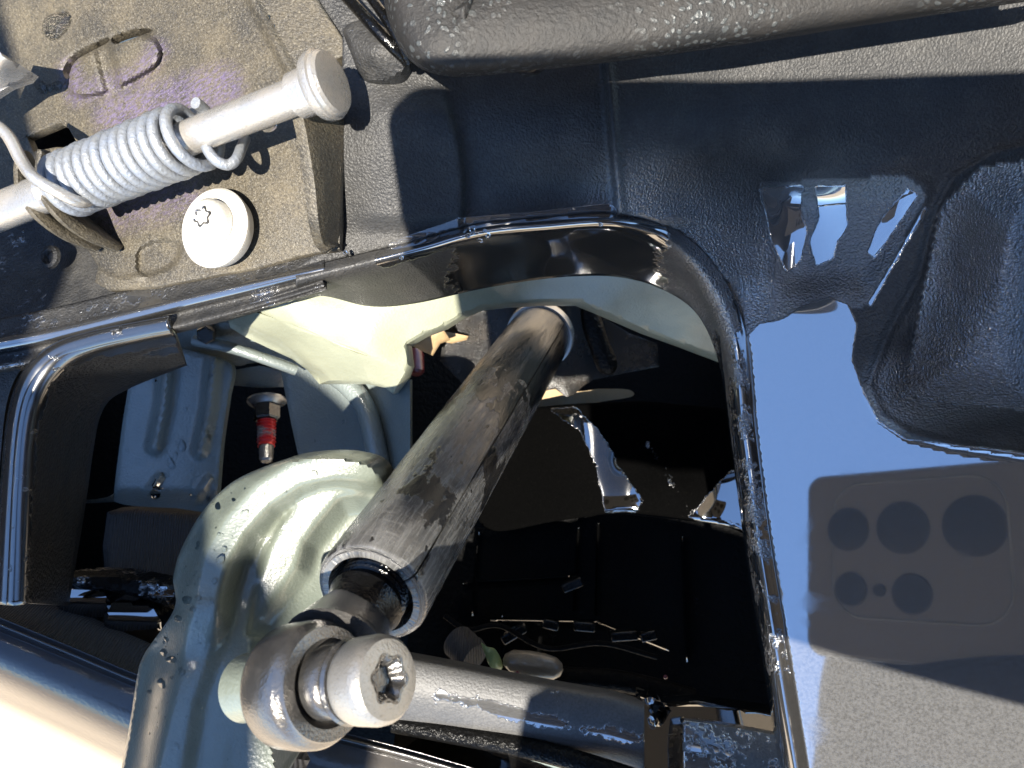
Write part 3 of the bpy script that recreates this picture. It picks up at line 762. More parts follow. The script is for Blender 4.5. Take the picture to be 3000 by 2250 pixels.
# upper shaded casting and its bolt
uc = thing('shaded_casting', 'dark grey ribbed casting in shade behind the left end of the sunlit arm', 'metal casting')
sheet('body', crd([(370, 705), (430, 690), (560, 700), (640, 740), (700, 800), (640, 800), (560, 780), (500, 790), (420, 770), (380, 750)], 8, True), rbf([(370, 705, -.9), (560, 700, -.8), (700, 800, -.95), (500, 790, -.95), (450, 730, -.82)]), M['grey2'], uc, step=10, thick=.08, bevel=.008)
tube('ridge', [P(420, 735, -.80), P(500, 752, -.78), P(570, 775, -.8), P(640, 800, -.84)], .018, M['grey2'], uc, n=30)
nb_ = P(446, 722, -.76)
lathe('hex_nut', nb_, nb_+Vector((.2, -.4, 1)), [(-.02, .03), (.012, .03), (.016, .024), (.016, 0)], M['black_steel'], uc, seg=6, sharp=20)
sheet('shelf', [(500, 800), (560, 790), (612, 800), (616, 836), (560, 838), (500, 832)], [(500, 800, -1.0), (616, 830, -1.05), (560, 838, -1.06), (560, 790, -.98)], M['grey2'], uc, step=12, thick=.03, bevel=.004)
# ---- stud with thread lock
st = thing('flanged_stud', 'small plated stud with washer, hex nut and red thread-lock on its thread', 'stud bolt')
a0 = P(577, 850, -1.12); ad = (P(575, 985, -1.02) - a0).normalized()
lathe('flange', a0, a0+ad, [(.02, .0), (.02, .056), (.028, .070), (.034, .070), (.04, .054), (.05, .044), (.05, 0)], M['zinc'], st, seg=40)
lathe('nut', a0, a0+ad, [(.05, .0), (.05, .044), (.056, .048), (.100, .048), (.106, .042), (.106, 0)], M['steel'], st, seg=6, sharp=20)
pr = [(.106, 0)]; k = 0
for i in range(7): pr += [(.110+i*.013, .033), (.1165+i*.013, .027)]
pr += [(.205, .030), (.21, .0)]
def thread_material():
    s = NT('thread_lock_red')
    c = s.mix(s.ramp(s.noise(16, 3), [(.46, 0.0), (.54, 1.0)]), (.30, .29, .28), (.6, .03, .03))
    s.set(Base_Color=c, Roughness=.35, Metallic=.2); return s.m
lathe('thread', a0, a0+ad, pr, thread_material(), st, seg=28)
pr2 = [(.20, 0), (.20, .026), (.255, .024), (.262, .018), (.262, 0)]
lathe('tip', a0, a0+ad, pr2, M['zinc'], st, seg=28)
# ================================================================ dark inner box seen through the opening
inner = thing('inner_housing', 'black plastic box deep inside the opening behind the damper', 'inner housing')
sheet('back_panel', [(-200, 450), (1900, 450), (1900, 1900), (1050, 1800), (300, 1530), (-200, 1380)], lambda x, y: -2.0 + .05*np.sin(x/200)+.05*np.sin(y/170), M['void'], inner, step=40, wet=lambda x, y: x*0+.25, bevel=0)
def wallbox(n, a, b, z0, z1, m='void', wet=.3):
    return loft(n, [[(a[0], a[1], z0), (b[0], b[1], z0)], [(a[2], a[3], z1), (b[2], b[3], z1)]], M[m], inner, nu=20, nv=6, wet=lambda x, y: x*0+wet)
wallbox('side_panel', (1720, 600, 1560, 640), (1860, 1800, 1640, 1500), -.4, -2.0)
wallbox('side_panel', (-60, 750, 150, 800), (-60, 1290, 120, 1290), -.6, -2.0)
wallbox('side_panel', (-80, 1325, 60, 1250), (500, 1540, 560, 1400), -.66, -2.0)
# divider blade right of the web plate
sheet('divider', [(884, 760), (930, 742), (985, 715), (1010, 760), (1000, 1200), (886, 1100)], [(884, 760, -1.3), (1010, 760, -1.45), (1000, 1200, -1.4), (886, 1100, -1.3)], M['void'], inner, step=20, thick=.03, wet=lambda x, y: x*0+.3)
# ---- black pressed bracket that carries the top end of the damper
mb = thing('mounting_bracket', 'black pressed steel bracket with an upright fold, holding the far end of the damper', 'bracket')
mH = rbf([(960, 740, -1.08), (985, 690, -1.04), (1030, 668, -1.0), (1140, 640, -.97), (1250, 640, -.98), (1300, 700, -1.04), (1420, 780, -1.10), (1250, 840, -1.06), (1220, 868, -1.04), (1000, 800, -1.12), (1130, 730, -1.02)], 1e-4)
sheet('bracket_plate', [(960, 720), (984, 692), (1010, 676), (1040, 664), (1100, 640), (1180, 632), (1250, 640), (1285, 650), (1310, 690), (1360, 720), (1420, 742), (1424, 792), (1350, 806), (1284, 820), (1262, 832), (1240, 852), (1225, 858), (1200, 840), (1150, 850), (1000, 830), (950, 780)], mH, M['black_steel'], mb, step=9, thick=.03, bevel=.004)
tube('fold', [P(1262, 645, -.93), P(1276, 690, -.94), P(1292, 740, -.96), P(1312, 790, -.98), P(1316, 806, -1.0)], [.012, .034, .036, .036, .012], M['gloss'], mb, seg=16, n=40, sq=.8)
# torn dusty label / flange edge left of the bracket
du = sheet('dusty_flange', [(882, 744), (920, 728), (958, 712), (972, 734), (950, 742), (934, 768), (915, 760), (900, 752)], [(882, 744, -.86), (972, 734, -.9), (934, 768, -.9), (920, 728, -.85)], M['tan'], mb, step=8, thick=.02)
sheet('tan_tongue', [(962, 716), (1012, 726), (1008, 734), (975, 742), (960, 738)], [(962, 716, -.98), (1012, 726, -1.02), (960, 738, -1.0)], M['tan'], mb, step=8, thick=.012)  # sunlit patch of black surface, given as tan colour
# sunlit black surface behind the damper, put in as a tan strip
ts = thing('tan_sunlit_strip', 'narrow tan strip, sunlight put in as colour, behind the middle of the damper', 'sunlit strip')
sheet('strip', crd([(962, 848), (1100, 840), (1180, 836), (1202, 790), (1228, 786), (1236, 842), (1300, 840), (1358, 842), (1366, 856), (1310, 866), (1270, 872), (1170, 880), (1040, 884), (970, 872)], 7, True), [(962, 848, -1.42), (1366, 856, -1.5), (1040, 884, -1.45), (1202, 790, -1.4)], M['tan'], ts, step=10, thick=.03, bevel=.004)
th2 = thing('tan_lit_edge', 'tan strip for the sunlit wall under the black lip, above the shaded casting', 'sunlit strip')  # lit wall under the lip, its sunlight put into the tan colour
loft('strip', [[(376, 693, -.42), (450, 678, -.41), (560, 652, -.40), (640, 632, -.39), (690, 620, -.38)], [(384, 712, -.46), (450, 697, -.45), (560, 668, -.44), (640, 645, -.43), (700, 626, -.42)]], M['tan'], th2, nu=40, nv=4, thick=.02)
# red part glinting in the shade
rp = lathe('red_plug', P(898, 756, -1.24), P(900, 815, -1.2), [(0, 0), (0, .022), (.02, .03), (.09, .03), (.1, .02), (.1, 0)], M['red'], None, seg=32)
tag(rp, 'dark red plastic plug half hidden right of the sunlit arm', 'plug')
# ---- glossy inner moulding right of the damper
gm = thing('inner_moulding', 'glossy black curved inner moulding reflecting the blue sky, right of the damper', 'moulding')
GA = np.array([(1190, 885), (1240, 880), (1290, 925), (1335, 1000), (1390, 1080), (1372, 1108), (1306, 1108), (1288, 1000), (1250, 930)], float)
GB = np.array([(1490, 1118), (1540, 1060), (1575, 1020), (1625, 990), (1640, 1150), (1540, 1132)], float)
def GW(x, y):
    v = x*0 + .12
    for g_ in (GA, GB):
        d = sdist(x, y, g_, True); v = np.maximum(v, np.clip(.5 + np.where(pip(x, y, g_), 1, -1)*d/40, 0, 1))
    return np.maximum(v, .45*(1-sst(0, 40, sdist(x, y, [(1400, 960), (1450, 1040), (1490, 1110)]))))
gH = rbf([(1040, 900, -1.45), (1150, 900, -1.33), (1060, 1140, -1.40), (1170, 1120, -1.28), (1160, 1000, -1.30), (1240, 890, -1.25), (1400, 890, -1.235), (1250, 1000, -1.21), (1390, 1000, -1.195), (1280, 1110, -1.17), (1390, 1110, -1.155), (1440, 960, -1.17), (1450, 1050, -1.12), (1490, 1000, -1.19), (1620, 1000, -1.125), (1500, 1130, -1.14), (1620, 1140, -1.075), (1620, 920, -1.2)], 1e-4)
sheet('shell', crd([(1040, 895), (1180, 878), (1300, 870), (1450, 872), (1640, 920), (1660, 1150), (1560, 1134), (1480, 1122), (1400, 1112), (1330, 1108), (1200, 1126), (1050, 1142), (1020, 1020)], 12, True), gH, M['inner_gloss'], gm, step=7, thick=.03, wet=GW, sharp=None)
# lower walls and ribs inside
lw = thing('ribbed_tray', 'black ribbed tray in deep shade at the bottom of the opening', 'tray')
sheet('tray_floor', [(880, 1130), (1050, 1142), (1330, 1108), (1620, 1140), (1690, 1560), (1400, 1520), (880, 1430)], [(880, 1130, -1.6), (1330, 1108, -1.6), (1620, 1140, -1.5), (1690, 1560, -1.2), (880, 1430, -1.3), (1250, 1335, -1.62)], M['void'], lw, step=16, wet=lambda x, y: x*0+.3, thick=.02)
for a, b, z in (((1030, 1150), (1016, 1330), -1.35), ((1245, 1140), (1236, 1320), -1.38), ((1288, 1130), (1284, 1330), -1.34), ((1080, 1330), (1084, 1440), -1.3), ((1470, 1160), (1480, 1430), -1.4)):
    loft('rib', [[(a[0], a[1], z), (b[0], b[1], z+.03)], [(a[0]+7, a[1], z+.012), (b[0]+7, b[1], z+.042)], [(a[0]+16, a[1], z-.15), (b[0]+16, b[1], z-.12)]], M['gloss'], lw, nu=16, nv=3, thick=.004, wet=lambda x, y: x*0+.7)
for a, b, z in (((1060, 1334), (1300, 1338), -1.28), ((1290, 1338), (1445, 1400), -1.25), ((1200, 1440), (1330, 1446), -1.2), ((1000, 1255), (1240, 1240), -1.4)):
    loft('cross_rib', [[(a[0], a[1], z), (b[0], b[1], z)], [(a[0], a[1]+8, z+.01), (b[0], b[1]+8, z+.01)], [(a[0], a[1]+20, z-.12), (b[0], b[1]+20, z-.12)]], M['gloss'], lw, nu=16, nv=3, thick=.004, wet=lambda x, y: x*0+.7)
tube('cable', [P(1090, 1448, -.95), P(1200, 1462, -.9), P(1330, 1470, -.88), P(1430, 1492, -.85), P(1500, 1512, -.82)], .035, M['void'], lw, n=40)
# ---- foam pad and black blocks in the left cavity
fp = thing('foam_pad', 'square black woven foam pad low in the left cavity', 'foam pad')
sheet('pad', [(232, 1106), (300, 1100), (430, 1112), (440, 1290), (330, 1275), (228, 1250), (222, 1180)], [(232, 1106, -.92), (430, 1112, -1.0), (440, 1290, -.95), (228, 1250, -.88)], M['foam'], fp, step=14, thick=.1, bevel=.01)
bt = thing('glossy_conduit', 'glossy black conduit of joined blocks under the foam pad', 'conduit')
for q, wv in (([(120, 1268), (180, 1258), (235, 1285), (225, 1356), (130, 1318)], .8), ([(238, 1300), (300, 1300), (345, 1322), (338, 1392), (232, 1362)], .75), ([(100, 1250), (240, 1240), (400, 1275), (420, 1330), (330, 1300), (230, 1275), (140, 1262)], .45)):
    c = np.mean(q, axis=0)
    sheet('block', crd(q, 8, True), lambda x, y, c=c: -.66 + .03*np.cos(np.clip((y-c[1])/30, -1.5, 1.5)) - (x-c[0])*.0002, M['gloss'], bt, step=8, thick=.08, bevel=.01, wet=lambda x, y, w_=wv: x*0+w_)
sk = sheet('cloth_strip', [(-80, 1290), (0, 1290), (130, 1310), (260, 1370), (330, 1400), (300, 1475), (150, 1420), (-80, 1330)], [(-80, 1290, -.62), (330, 1400, -.6), (300, 1475, -.5), (-80, 1330, -.52), (130, 1350, -.58)], M['foam'], None, step=12, thick=.02)
tag(sk, 'dirty black cloth strip between the conduit and the satin body panel', 'cloth strip')
# ================================================================ body panel at lower left
bp = thing('body_panel', 'satin grey curved body panel along the lower left edge, mirroring the sky', 'body panel')
bt_ = [(-120, 1295), (0, 1343), (150, 1404), (300, 1466), (450, 1514), (600, 1552), (760, 1592), (900, 1628), (1080, 1680)]
def brow(dy, z0):
    return [(x, y+dy*(1+x/2500), z0 + x/1000*.05) for x, y in bt_]
loft('skin', [brow(0, -.60), brow(3, -.50), brow(9, -.485), brow(14, -.498), brow(45, -.475), brow(80, -.468), brow(120, -.51), brow(152, -.62), brow(180, -.80), brow(190, -1.3)], M['body'], bp, nu=120, nv=5, sharp=None, thick=.02)
# ================================================================ wet rail at the bottom
rl = thing('lower_rail', 'wet grey-black plastic rail crossing behind the bolt to the right lip', 'rail')
t_ = [(860, 1404), (950, 1420), (1050, 1440), (1150, 1460), (1250, 1478), (1320, 1490), (1392, 1512)]
def rrow(dy, z, pts=t_): return [(x, y+dy, z) for x, y in pts]
loft('rail_body', [rrow(0, -.62), rrow(6, -.52), rrow(20, -.47), rrow(60, -.45), rrow(100, -.45), rrow(140, -.47), rrow(158, -.50), rrow(165, -.60)], M['rail'], rl, nu=120, nv=6, wet=lambda x, y: .56 - .3*sst(0, 30, sdist(x, y, [(950, 1500), (1250, 1575), (1400, 1600)])), sharp=None, thick=.02)
t2 = [(1478, 1548), (1540, 1556), (1610, 1568), (1700, 1584)]
loft('rail_block', [rrow(0, -.50, t2), rrow(6, -.40, t2), rrow(16, -.38, t2), rrow(70, -.36, t2), rrow(140, -.36, t2)], M['rail'], rl, nu=50, nv=6, wet=lambda x, y: x*0+.55, thick=.02, sharp=None)
sheet('bridge', [(1380, 1500), (1405, 1505), (1440, 1520), (1500, 1518), (1600, 1530), (1700, 1545), (1710, 1600), (1480, 1580), (1474, 1760), (1380, 1760)], [(1380, 1500, -.56), (1700, 1545, -.50), (1474, 1700, -.46), (1380, 1700, -.46)], M['gloss'], rl, step=10, holes=[crd([(1412, 1516), (1430, 1516), (1436, 1540), (1424, 1560), (1412, 1548)], 6, True)], thick=.06, bevel=.008, wet=lambda x, y: x*0+.8)
sheet('under_channel', [(860, 1500), (1000, 1520), (1250, 1570), (1400, 1598), (1520, 1760), (900, 1760), (850, 1620)], lambda x, y: -.60 + .05*np.cos((y-1520-(x-860)*.19)/42), M['gloss'], rl, step=9, thick=.03, wet=lambda x, y: x*0+.85, sharp=None)
tube('drain_pipe', [P(850, 1560, -.5), P(1000, 1588, -.48), P(1150, 1618, -.46), P(1300, 1660, -.44), P(1420, 1700, -.42)], .028, M['gloss'], rl, n=60)
lf = sheet('leaf', crd([(1040, 1390), (1052, 1398), (1068, 1402), (1080, 1420), (1086, 1442), (1072, 1450), (1056, 1436), (1048, 1414)], 5, True), lambda x, y: -.78 + .02*np.sin((x-1040)/12), mat_paint('leaf_green', (.20, .26, .10), rough=.5, peel=60, pd=.002), None, step=6, thick=.004)
tag(lf, 'small pale green leaf caught beside the textured hose above the rail', 'leaf')
pb = lathe('pebble', P(1086, 1424, -.80), P(1220, 1448, -.76), [(0, 0), (.006, .018), (.03, .034), (.08, .040), (.13, .040), (.17, .034), (.19, .02), (.197, 0)], mat_paint('pebble_stone', (.16, .135, .10), rough=.4, peel=50, pd=.004), None, seg=36, sharp=None)
tag(pb, 'rounded beige pebble lying behind the wet rail', 'pebble')
hs = thing('textured_hose', 'black knurled hose end lying left of the green leaf', 'hose')
ha, hbv = P(985, 1382, -.86), P(1035, 1430, -.78)
lathe('hose_body', ha, hbv, [(0, 0), (0, .05), (.01, .055), (.03, .053), (.04, .056), (.06, .053), (.07, .057), (.09, .054), (.10, .05), (.10, 0)], M['foam'], hs, seg=40)
for px, py, n_, m_ in ((1117, 1453, 'red_reflector', 'red'), (1437, 1461, 'red_chip', 'red')):
    q = P(px, py, -.72); o = lathe(n_, q, q+Vector((.1, -.2, 1)), [(0, 0), (0, .006), (.004, .007), (.007, .004), (.008, 0)], M[m_], None, seg=12)
    tag(o, 'tiny bright red plastic dot in front of the beige pebble' if n_ == 'red_reflector' else 'tiny dull red chip on the dark tray near its right end', 'plastic chip')

for i, (x, y, z) in enumerate(((1190, 1348, -1.2), (1262, 1352, -1.18), (1348, 1372, -1.16), (1400, 1372, -1.14), (1236, 1262, -1.2), (1110, 1368, -1.2))):
    q = P(x, y, z); b_ = box('connector_block', q, (.06 + .02*(i % 3), .035, .04), M['void'], lw, rot=Matrix.Rotation(R(-14+i*9), 4, 'Z'), bevel=.006); attr(b_.data, 'wet', [.75]*len(b_.data.vertices))
tube('wire', [P(960, 1330, -1.0), P(1010, 1360, -1.0), P(1080, 1352, -1.02), P(1180, 1400, -1.02), P(1300, 1390, -1.0), P(1420, 1420, -.98)], .009, M['void'], lw, n=60)
# ================================================================ cast lever
lev = thing('cast_lever', 'pale green-grey painted cast lever with a hooked rounded head and water beads', 'lever')
lH0 = rbf([(640, 990, .0), (790, 995, .0), (840, 1040, -.04), (760, 1180, -.02), (700, 1300, .02), (560, 1400, .12), (510, 1450, .16), (560, 1700, .22), (260, 1700, .20), (300, 1450, .12), (380, 1280, .04), (450, 1090, .0)], 1e-3)
rim = [(800, 1010), (720, 1008), (640, 1022), (570, 1066), (510, 1130), (468, 1200), (448, 1270), (440, 1330), (420, 1400), (385, 1500), (350, 1720)]
chan = [(745, 1055), (680, 1078), (630, 1120), (590, 1180), (566, 1250), (548, 1320), (530, 1372)]
cres = [(745, 1080), (690, 1120), (640, 1180), (610, 1240), (590, 1300)]
LA = np.array([(760, 1052), (735, 1046), (690, 1050), (645, 1078), (606, 1128), (580, 1180), (562, 1240), (548, 1300), (536, 1370), (600, 1380), (900, 1200), (900, 1080), (800, 1070)], float)
LB = np.array([(742, 1092), (700, 1140), (672, 1178), (655, 1236), (612, 1292), (570, 1345), (560, 1400), (700, 1400), (900, 1250), (900, 1110), (790, 1085)], float)
def LH(x, y):
    z = lH0(x, y)
    z = z + .085*(1-sst(20, 74, sdist(x, y, rim)))*(1-.75*sst(1300, 1430, y))
    ss = lambda poly, w_: sst(-w_, w_, np.where(pip(x, y, poly), 1, -1)*sdist(x, y, poly, True))
    b0 = lH0(x, y)
    wa = ss(LA, 9); z = z*(1-wa) + (b0 + .030 - .05*sst(1150, 1340, y))*wa
    wb = ss(LB, 26); z = z*(1-wb) + (b0 - .05)*wb
    z = z - .10*sst(20, 110, (1360-y)*0 + (400-(y-1330)*.21) - x + 40)*sst(1330, 1420, y)
    z = z + .05*(1-sst(0, 36, sdist(x, y, [(470, 1310), (478, 1350)])))*0
    return z
lo = [(640, 990), (690, 986), (740, 988), (792, 1000), (815, 1018), (834, 1046), (860, 1060), (900, 1100), (820, 1240), (760, 1300), (700, 1330), (600, 1380), (590, 1480), (590, 1600), (575, 1730), (250, 1730), (258, 1680), (270, 1620), (284, 1540), (298, 1450), (312, 1412), (340, 1372), (366, 1335), (379, 1305), (378, 1280), (374, 1250), (384, 1205), (404, 1160), (430, 1115), (466, 1072), (510, 1036), (570, 1008), (605, 996)]
sheet('lever_body', crd(lo, 8, True), LH, M['lever'], lev, step=7, thick=.16, bevel=.012, sharp=50)
# ================================================================ damper
dam = thing('steering_damper', 'scuffed black telescopic damper running diagonally from the bracket to the bolted eye', 'damper')
A, B = P(800, 1286, .25), P(1168, 722, -.96)
AX = (B-A).normalized(); LN = (B-A).length
def proj(q): k = D/(D-q.z); return (CX+(q.x-CX)*k)*1000, -(CY+(q.y-CY)*k)*1000
def angle_for(o, ax, r, px, py):
    u, v = frame(ax); return min((math.dist(proj(o+(u*math.cos(a)+v*math.sin(a))*r), (px, py)), a) for a in [k*math.pi/360 for k in range(720)])[1]
def sleeve(name, A, B, prof, mat, parent, a0, gap, seg=90):
    ax = (B-A).normalized(); u, v = frame(ax); V = []; F = []; n = len(prof); ST_ = []
    for k in range(seg+1):
        th = a0 + gap/2 + (2*math.pi-gap)*k/seg
        for (t, r) in prof: V.append(tuple(A + ax*t + (u*math.cos(th)+v*math.sin(th))*r)); ST_.append((th*ro, t, 0.0 if r > ro*.95 else .3))
    for k in range(seg):
        for j in range(n):
            a = k*n+j; b = k*n+(j+1) % n
            F.append((a, b, b+n, a+n))
    F.append(tuple(range(n))); F.append(tuple(range(seg*n, seg*n+n))[::-1])
    me = bpy.data.meshes.new(name); me.from_pydata(V, [], F)
    bm = bmesh.new(); bm.from_mesh(me); bmesh.ops.recalc_face_normals(bm, faces=bm.faces); bm.to_mesh(me); bm.free()
    at = me.attributes.new('st', 'FLOAT_VECTOR', 'POINT'); at.data.foreach_set('vector', np.array(ST_, np.float32).ravel())
    return link(name, me, mat, parent, sharp=40)
ro = .108
ang = angle_for(A, AX, ro, 887, 1252)
prof = [(.004, ro-.004), (.0, ro-.012), (.0, ro-.024), (.012, ro-.028), (LN*.5, ro-.028), (LN, ro-.028), (LN, ro), (LN*.97, ro)]
for i in range(14, 0, -1):
    t = LN*i/15; prof.append((t, ro*(1+.004*math.sin(i*2.1))))
prof.append((.012, ro))
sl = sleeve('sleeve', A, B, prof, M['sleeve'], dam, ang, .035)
lathe('inner_tube', A+AX*.05, B, [(0, 0), (0, ro-.034), (LN-.06, ro-.034), (LN-.06, 0)], M['rubber'], dam, seg=60)
lathe('collar', B-AX*.01, B+AX*.03, [(-.02, ro*.98), (-.02, ro*1.06), (-.008, ro*1.09), (.01, ro*1.09), (.012, ro)], M['zinc'], dam, seg=80, caps=False)
# rubber bump rings and rod
Ao = A + AX*.03
rg = [(0, 0), (0, .070)]
for i in range(3): rg += [(-.006-i*.012, .070), (-.011-i*.012, .064)]
rg += [(-.045, .068), (-.052, .071), (-.058, .068), (-.08, .064), (-.105, .060), (-.11, .05), (-.11, 0)]
lathe('bump_stop', Ao, Ao+AX, rg, M['rubber'], dam, seg=64)
E = P(684, 1476, .45)
RD = (E-Ao).normalized()
EA = Vector((.80, .26, .56)).normalized()
# shank blends to the eye
V = []
uu, vv = frame(RD)
pts = [Ao - AX*.07, Ao - AX*.09, (Ao-AX*.09)*.55 + E*.45 + Vector((0, 0, .0)), E + (Ao-E)*.28]
re = thing('x', 'x', 'x') if False else None
shank = tube('rod_shank', [tuple(p) for p in pts], [.054, .066, .086, .092], M['steel'], dam, seg=32, n=24, sq=.85)
eye = lathe('rod_eye', E - EA*.055, E + EA*.05, [(-.02, .052), (-.02, .082), (-.013, .091), (-.004, .095), (.03, .097), (.060, .096), (.068, .092), (.074, .086), (.084, .084), (.086, .066), (.080, .063), (.076, .056), (.076, .052)], M['steel'], dam, seg=72, sharp=50, caps=False)
lathe('bearing', E - EA*.06, E + EA*.06, [(0, .03), (0, .048), (.03, .054), (.07, .055), (.108, .054), (.118, .05), (.124, .042), (.126, .03), (.126, 0)], M['steel'], dam, seg=56)
# bolt
bo = thing('socket_bolt', 'bright round-headed socket bolt through the damper eye', 'bolt')
lathe('washer', E + EA*.078, E+EA, [(0, .02), (0, .060), (.006, .063), (.012, .060), (.012, .02)], M['steel'], bo, seg=48)
hd = lathe('bolt_head', E + EA*.092, E+EA, [(0, .03), (0, .055), (.006, .061), (.016, .063), (.050, .064), (.062, .062), (.069, .056), (.071, .046), (.071, .032), (.067, .030), (.045, .028), (.045, 0)], M['bolt'], bo, seg=64, caps=False)
def tx(th, t): return 1 + .12*math.cos(6*th)
lathe('socket', E + EA*.142, E+EA, [(0, 0), (0, .018), (.018, .026), (.0215, .030), (.0218, .034)], M['steel'], hd, seg=60, flute=tx, caps=False)
lathe('boss', E - EA*.06, E-EA, [(0, 0), (0, .038), (.006, .043), (.05, .045), (.08, .05), (.12, .056)], M['lever'], lev, seg=56, caps=False)
bl = thing('black_boot', 'black braided boot under the damper eye at the bottom edge', 'boot')
lathe('boot_body', P(610, 1600, .0), P(560, 1740, .05), [(0, 0), (0, .05), (.02, .07), (.05, .066), (.08, .075), (.16, .08), (.16, 0)], M['foam'], bl, seg=40)
# ================================================================ the phone that takes the picture
ph = thing('phone', 'dark grey phone in a clear case, mirrored in the wet panel at right', 'phone')
PM = NT('phone_back').set(Base_Color=(.09, .09, .095), Roughness=.5).m
PG = NT('phone_lens').set(Base_Color=(.002, .002, .003), Roughness=.6).m
PC = NT('phone_clear_case').set(Base_Color=(.10, .11, .12), Roughness=.15).m
PX0, PX1, PY0, PY1 = .655, 3.1, -.575, -1.39
def rbox(name, x0, x1, y0, y1, z0, z1, r, mat, parent, hole=None):
    pts = []
    for cx, cy, a in ((x1-r, y0-r, 0), (x0+r, y0-r, 90), (x0+r, y1+r, 180), (x1-r, y1+r, 270)):
        for k in range(9): t = R(a+k*90/8); pts.append((cx+r*math.cos(t), cy+r*math.sin(t)))
    bm = bmesh.new(); f = bm.faces.new([bm.verts.new((x, y, z0)) for x, y in pts])
    g_ = bmesh.ops.extrude_face_region(bm, geom=[f]); bmesh.ops.translate(bm, vec=(0, 0, z1-z0), verts=[q for q in g_['geom'] if isinstance(q, bmesh.types.BMVert)])
    bmesh.ops.recalc_face_normals(bm, faces=bm.faces)
    me = bpy.data.meshes.new(name); bm.to_mesh(me); bm.free()
    return mods(link(name, me, mat, parent), 0, .01, 2)
TILT = Matrix.Translation((CX, CY, 0)) @ Matrix.Rotation(R(1.8), 4, 'Z') @ Matrix.Translation((-CX, -CY, 0))
rbox('phone_body', PX0, PX1, PY0, PY1, 1.70, 1.81, .06, PM, ph)
def ring(name, x0, x1, y0, y1, r, z, rad, mat, parent):
    pts = []
    for cx, cy, a in ((x1-r, y0-r, 0), (x0+r, y0-r, 90), (x0+r, y1+r, 180), (x1-r, y1+r, 270)):
        for k in range(7): t = R(a+k*15); pts.append((cx+r*math.cos(t), cy+r*math.sin(t), z))
    pts.append(pts[0]); dn = []
    for p_, q_ in zip(pts, pts[1:]):
        m_ = max(1, int(math.dist(p_, q_)/.04)); dn += [tuple(p_[c]+(q_[c]-p_[c])*t_/m_ for c in range(3)) for t_ in range(m_)]
    dn.append(pts[-1]); return tube(name, dn, rad, mat, parent, n=len(dn)*2, seg=8)
ring('camera_frame', .78, 1.52, -.62, -1.22, .14, 1.700, .006, PC, ph)
ring('case_edge', PX0, PX1, PY0, PY1, .07, 1.71, .008, PC, ph)
for x, y, r in ((CX-.25, CY, .10), (CX, CY, .115), (CX+.29, CY, .125), (CX-.24, CY-.27, .075), (CX+.03, CY-.28, .085), (CX-.11, CY-.27, .028)):
    lathe('lens', Vector((x, y, 1.692)), Vector((x, y, 1.8)), [(0, 0), (0, r*.94), (.004, r), (.03, r), (.03, 0)], PG, ph, seg=40)
ph.matrix_world = TILT
# sleeves of the photographer, plus coat shapes added to shade the scene
pe = thing('dark_sleeve', 'dark jacket sleeves of the photographer, with unseen coat shapes added to block sky and darken reflections', 'sleeve')
SM = NT('dark_cloth').set(Base_Color=(.02, .02, .025), Roughness=.9).m
sheet_pts = [Vector((1.02, -1.56, 1.85)), Vector((1.6, -1.53, 1.86)), Vector((2.3, -1.52, 1.9)), Vector((3.2, -1.55, 2.0)), Vector((4.6, -1.6, 2.2))]
tube('sleeve_cloth', [tuple(q) for q in sheet_pts], [.20, .285, .32, .36, .45], SM, pe, seg=28, n=50)
tube('sleeve_cloth', [(.80, -2.62, 1.9), (1.1, -2.66, 1.95), (1.8, -2.8, 2.1), (2.8, -3.0, 2.4), (4.6, -3.2, 3.0)], [.42, .52, .52, .5, .6], SM, pe, seg=28, n=50)
tube('hood', [(-1.5, -4.4, 5.0), (-1.1, -3.5, 5.4), (-.98, -2.9, 5.6), (-1.04, -2.5, 5.7), (-1.1, -2.1, 5.7)], [1.2, 1.0, .92, .8, .25], SM, pe, seg=36, n=40)
tube('collar', [(-1.15, -1.05, 5.5), (-1.15, -1.6, 5.5), (-1.18, -2.2, 5.6), (-1.1, -2.8, 5.6)], [.25, .36, .42, .6], SM, pe, seg=28, n=30)  # dark block added to darken the panel's reflection below the phone
tube('shoulders', [(-3.5, -5.0, 5.2), (-1.5, -5.1, 5.4), (.5, -5.2, 5.4), (2.5, -5.2, 5.0), (4.5, -4.6, 4.0)], [1.2, 1.4, 1.5, 1.5, 1.4], SM, pe, seg=36, n=50)
tube('coat', [(4.6, -5, .6), (4.7, -3.4, 1.6), (4.7, -2.2, 3.0), (4.6, -1.2, 4.6), (4.4, -.5, 6.0)], [1.9, 2.0, 2.0, 2.0, 1.6], SM, pe, seg=36, n=50, sq=.8)  # unseen bulk added at right to block sky light
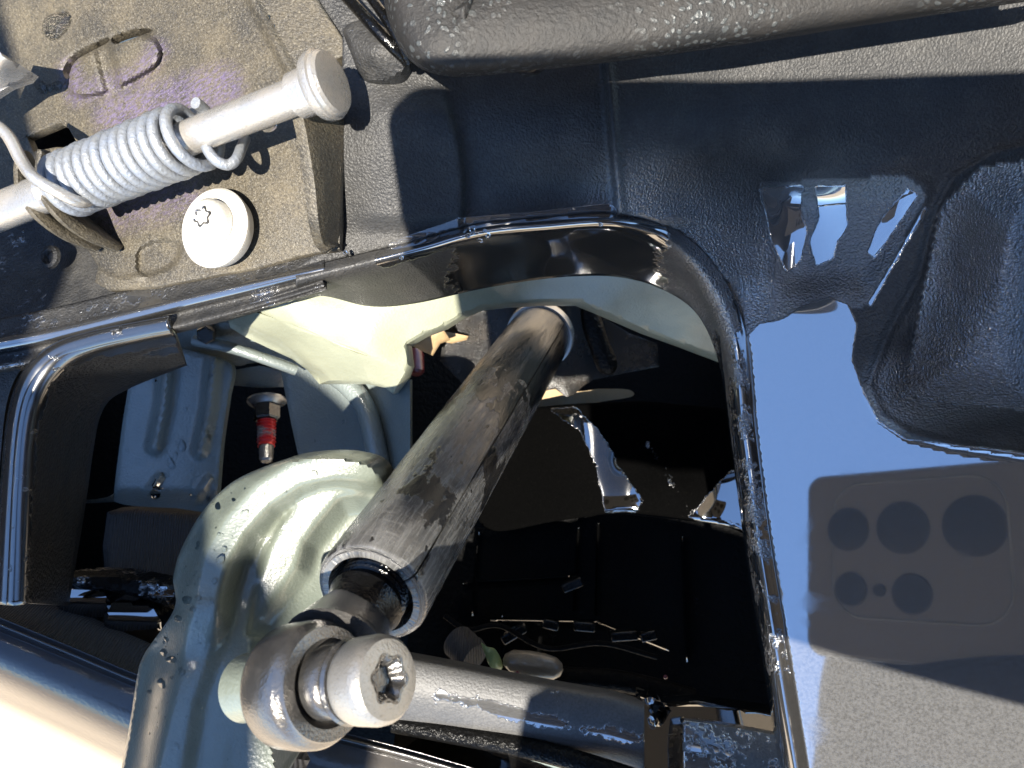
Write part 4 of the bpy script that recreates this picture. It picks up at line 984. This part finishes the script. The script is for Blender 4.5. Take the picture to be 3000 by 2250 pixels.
# ================================================================ water beads
def beads(name, n, poly, H, rr, seed, label, dens=None):
    rnd = random.Random(seed); poly = np.array(poly, float); x0, y0 = poly.min(0); x1, y1 = poly.max(0); it = []
    while len(it) < n:
        x, y = rnd.uniform(x0, x1), rnd.uniform(y0, y1)
        if not pip(np.array([x]), np.array([y]), poly)[0]: continue
        r = rr[0] + (rr[1]-rr[0])*rnd.random()**3
        it.append((x, y, 0, r, r*rnd.uniform(.8, 1.5), rnd.uniform(0, 3), r*.0005))
    o = drops(name, it, M['bead'], None, H=H); tag(o, label, 'water beads', kind='stuff'); return o
beads('bracket_beads', 26, [(280, 800), (480, 800), (460, 1080), (270, 1070)], RH, (4, 14), 3, 'water beads scattered on the ribbed bracket')
beads('lever_beads', 60, [(640, 1000), (740, 1000), (560, 1100), (480, 1250), (430, 1400), (380, 1650), (290, 1650), (330, 1420), (390, 1290), (400, 1180), (480, 1070)], LH, (3, 12), 5, 'water beads scattered on the cast lever')
beads('hinge_beads', 40, [(20, 20), (600, 20), (720, 180), (690, 200), (560, 120), (450, 200), (350, 60), (100, 220)], HH, (3, 12), 7, 'small water beads scattered on the hinge plate')
for (x, y, a, b, r, h), lab in zip(((122, 55, 26, 38, .5, .016), (88, 188, 20, 13, .5, .008), (475, 232, 0, 0, 0, 0)), ('large clear water drop on the top left of the hinge plate', 'small water drop left of the raised loop on the hinge plate', '')):
    if a == 0: continue
    o = drops('water_drop', [(x, y, 0, a, b, r, h)], M['water'], None, H=HH, seg=28); tag(o, lab, 'water drop')
o = lathe('water_drop', P(575, 258, .12), P(586, 286, .12), [(0, 0), (.004, .012), (.014, .018), (.022, .013), (.026, 0)], M['water'], None, seg=24, sharp=None)
tag(o, 'clear water drop hanging under the bright pin near its head', 'water drop')

rnd = random.Random(12); it = []
for (px, py) in ((1010, 508), (1022, 500), (1046, 498), (1052, 512), (1038, 520), (745, 548), (1300, 486), (870, 556)):
    it.append((px+rnd.uniform(-3, 3), py+rnd.uniform(-3, 3), 0.0, rnd.uniform(4, 9), rnd.uniform(4, 8), rnd.uniform(0, 3), .010))
o = drops('lip_beads', it, M['water'], None, H=lambda x, y: x*0 + .0); tag(o, 'cluster of water beads sitting on the rounded lip above the damper', 'water beads', kind='stuff')
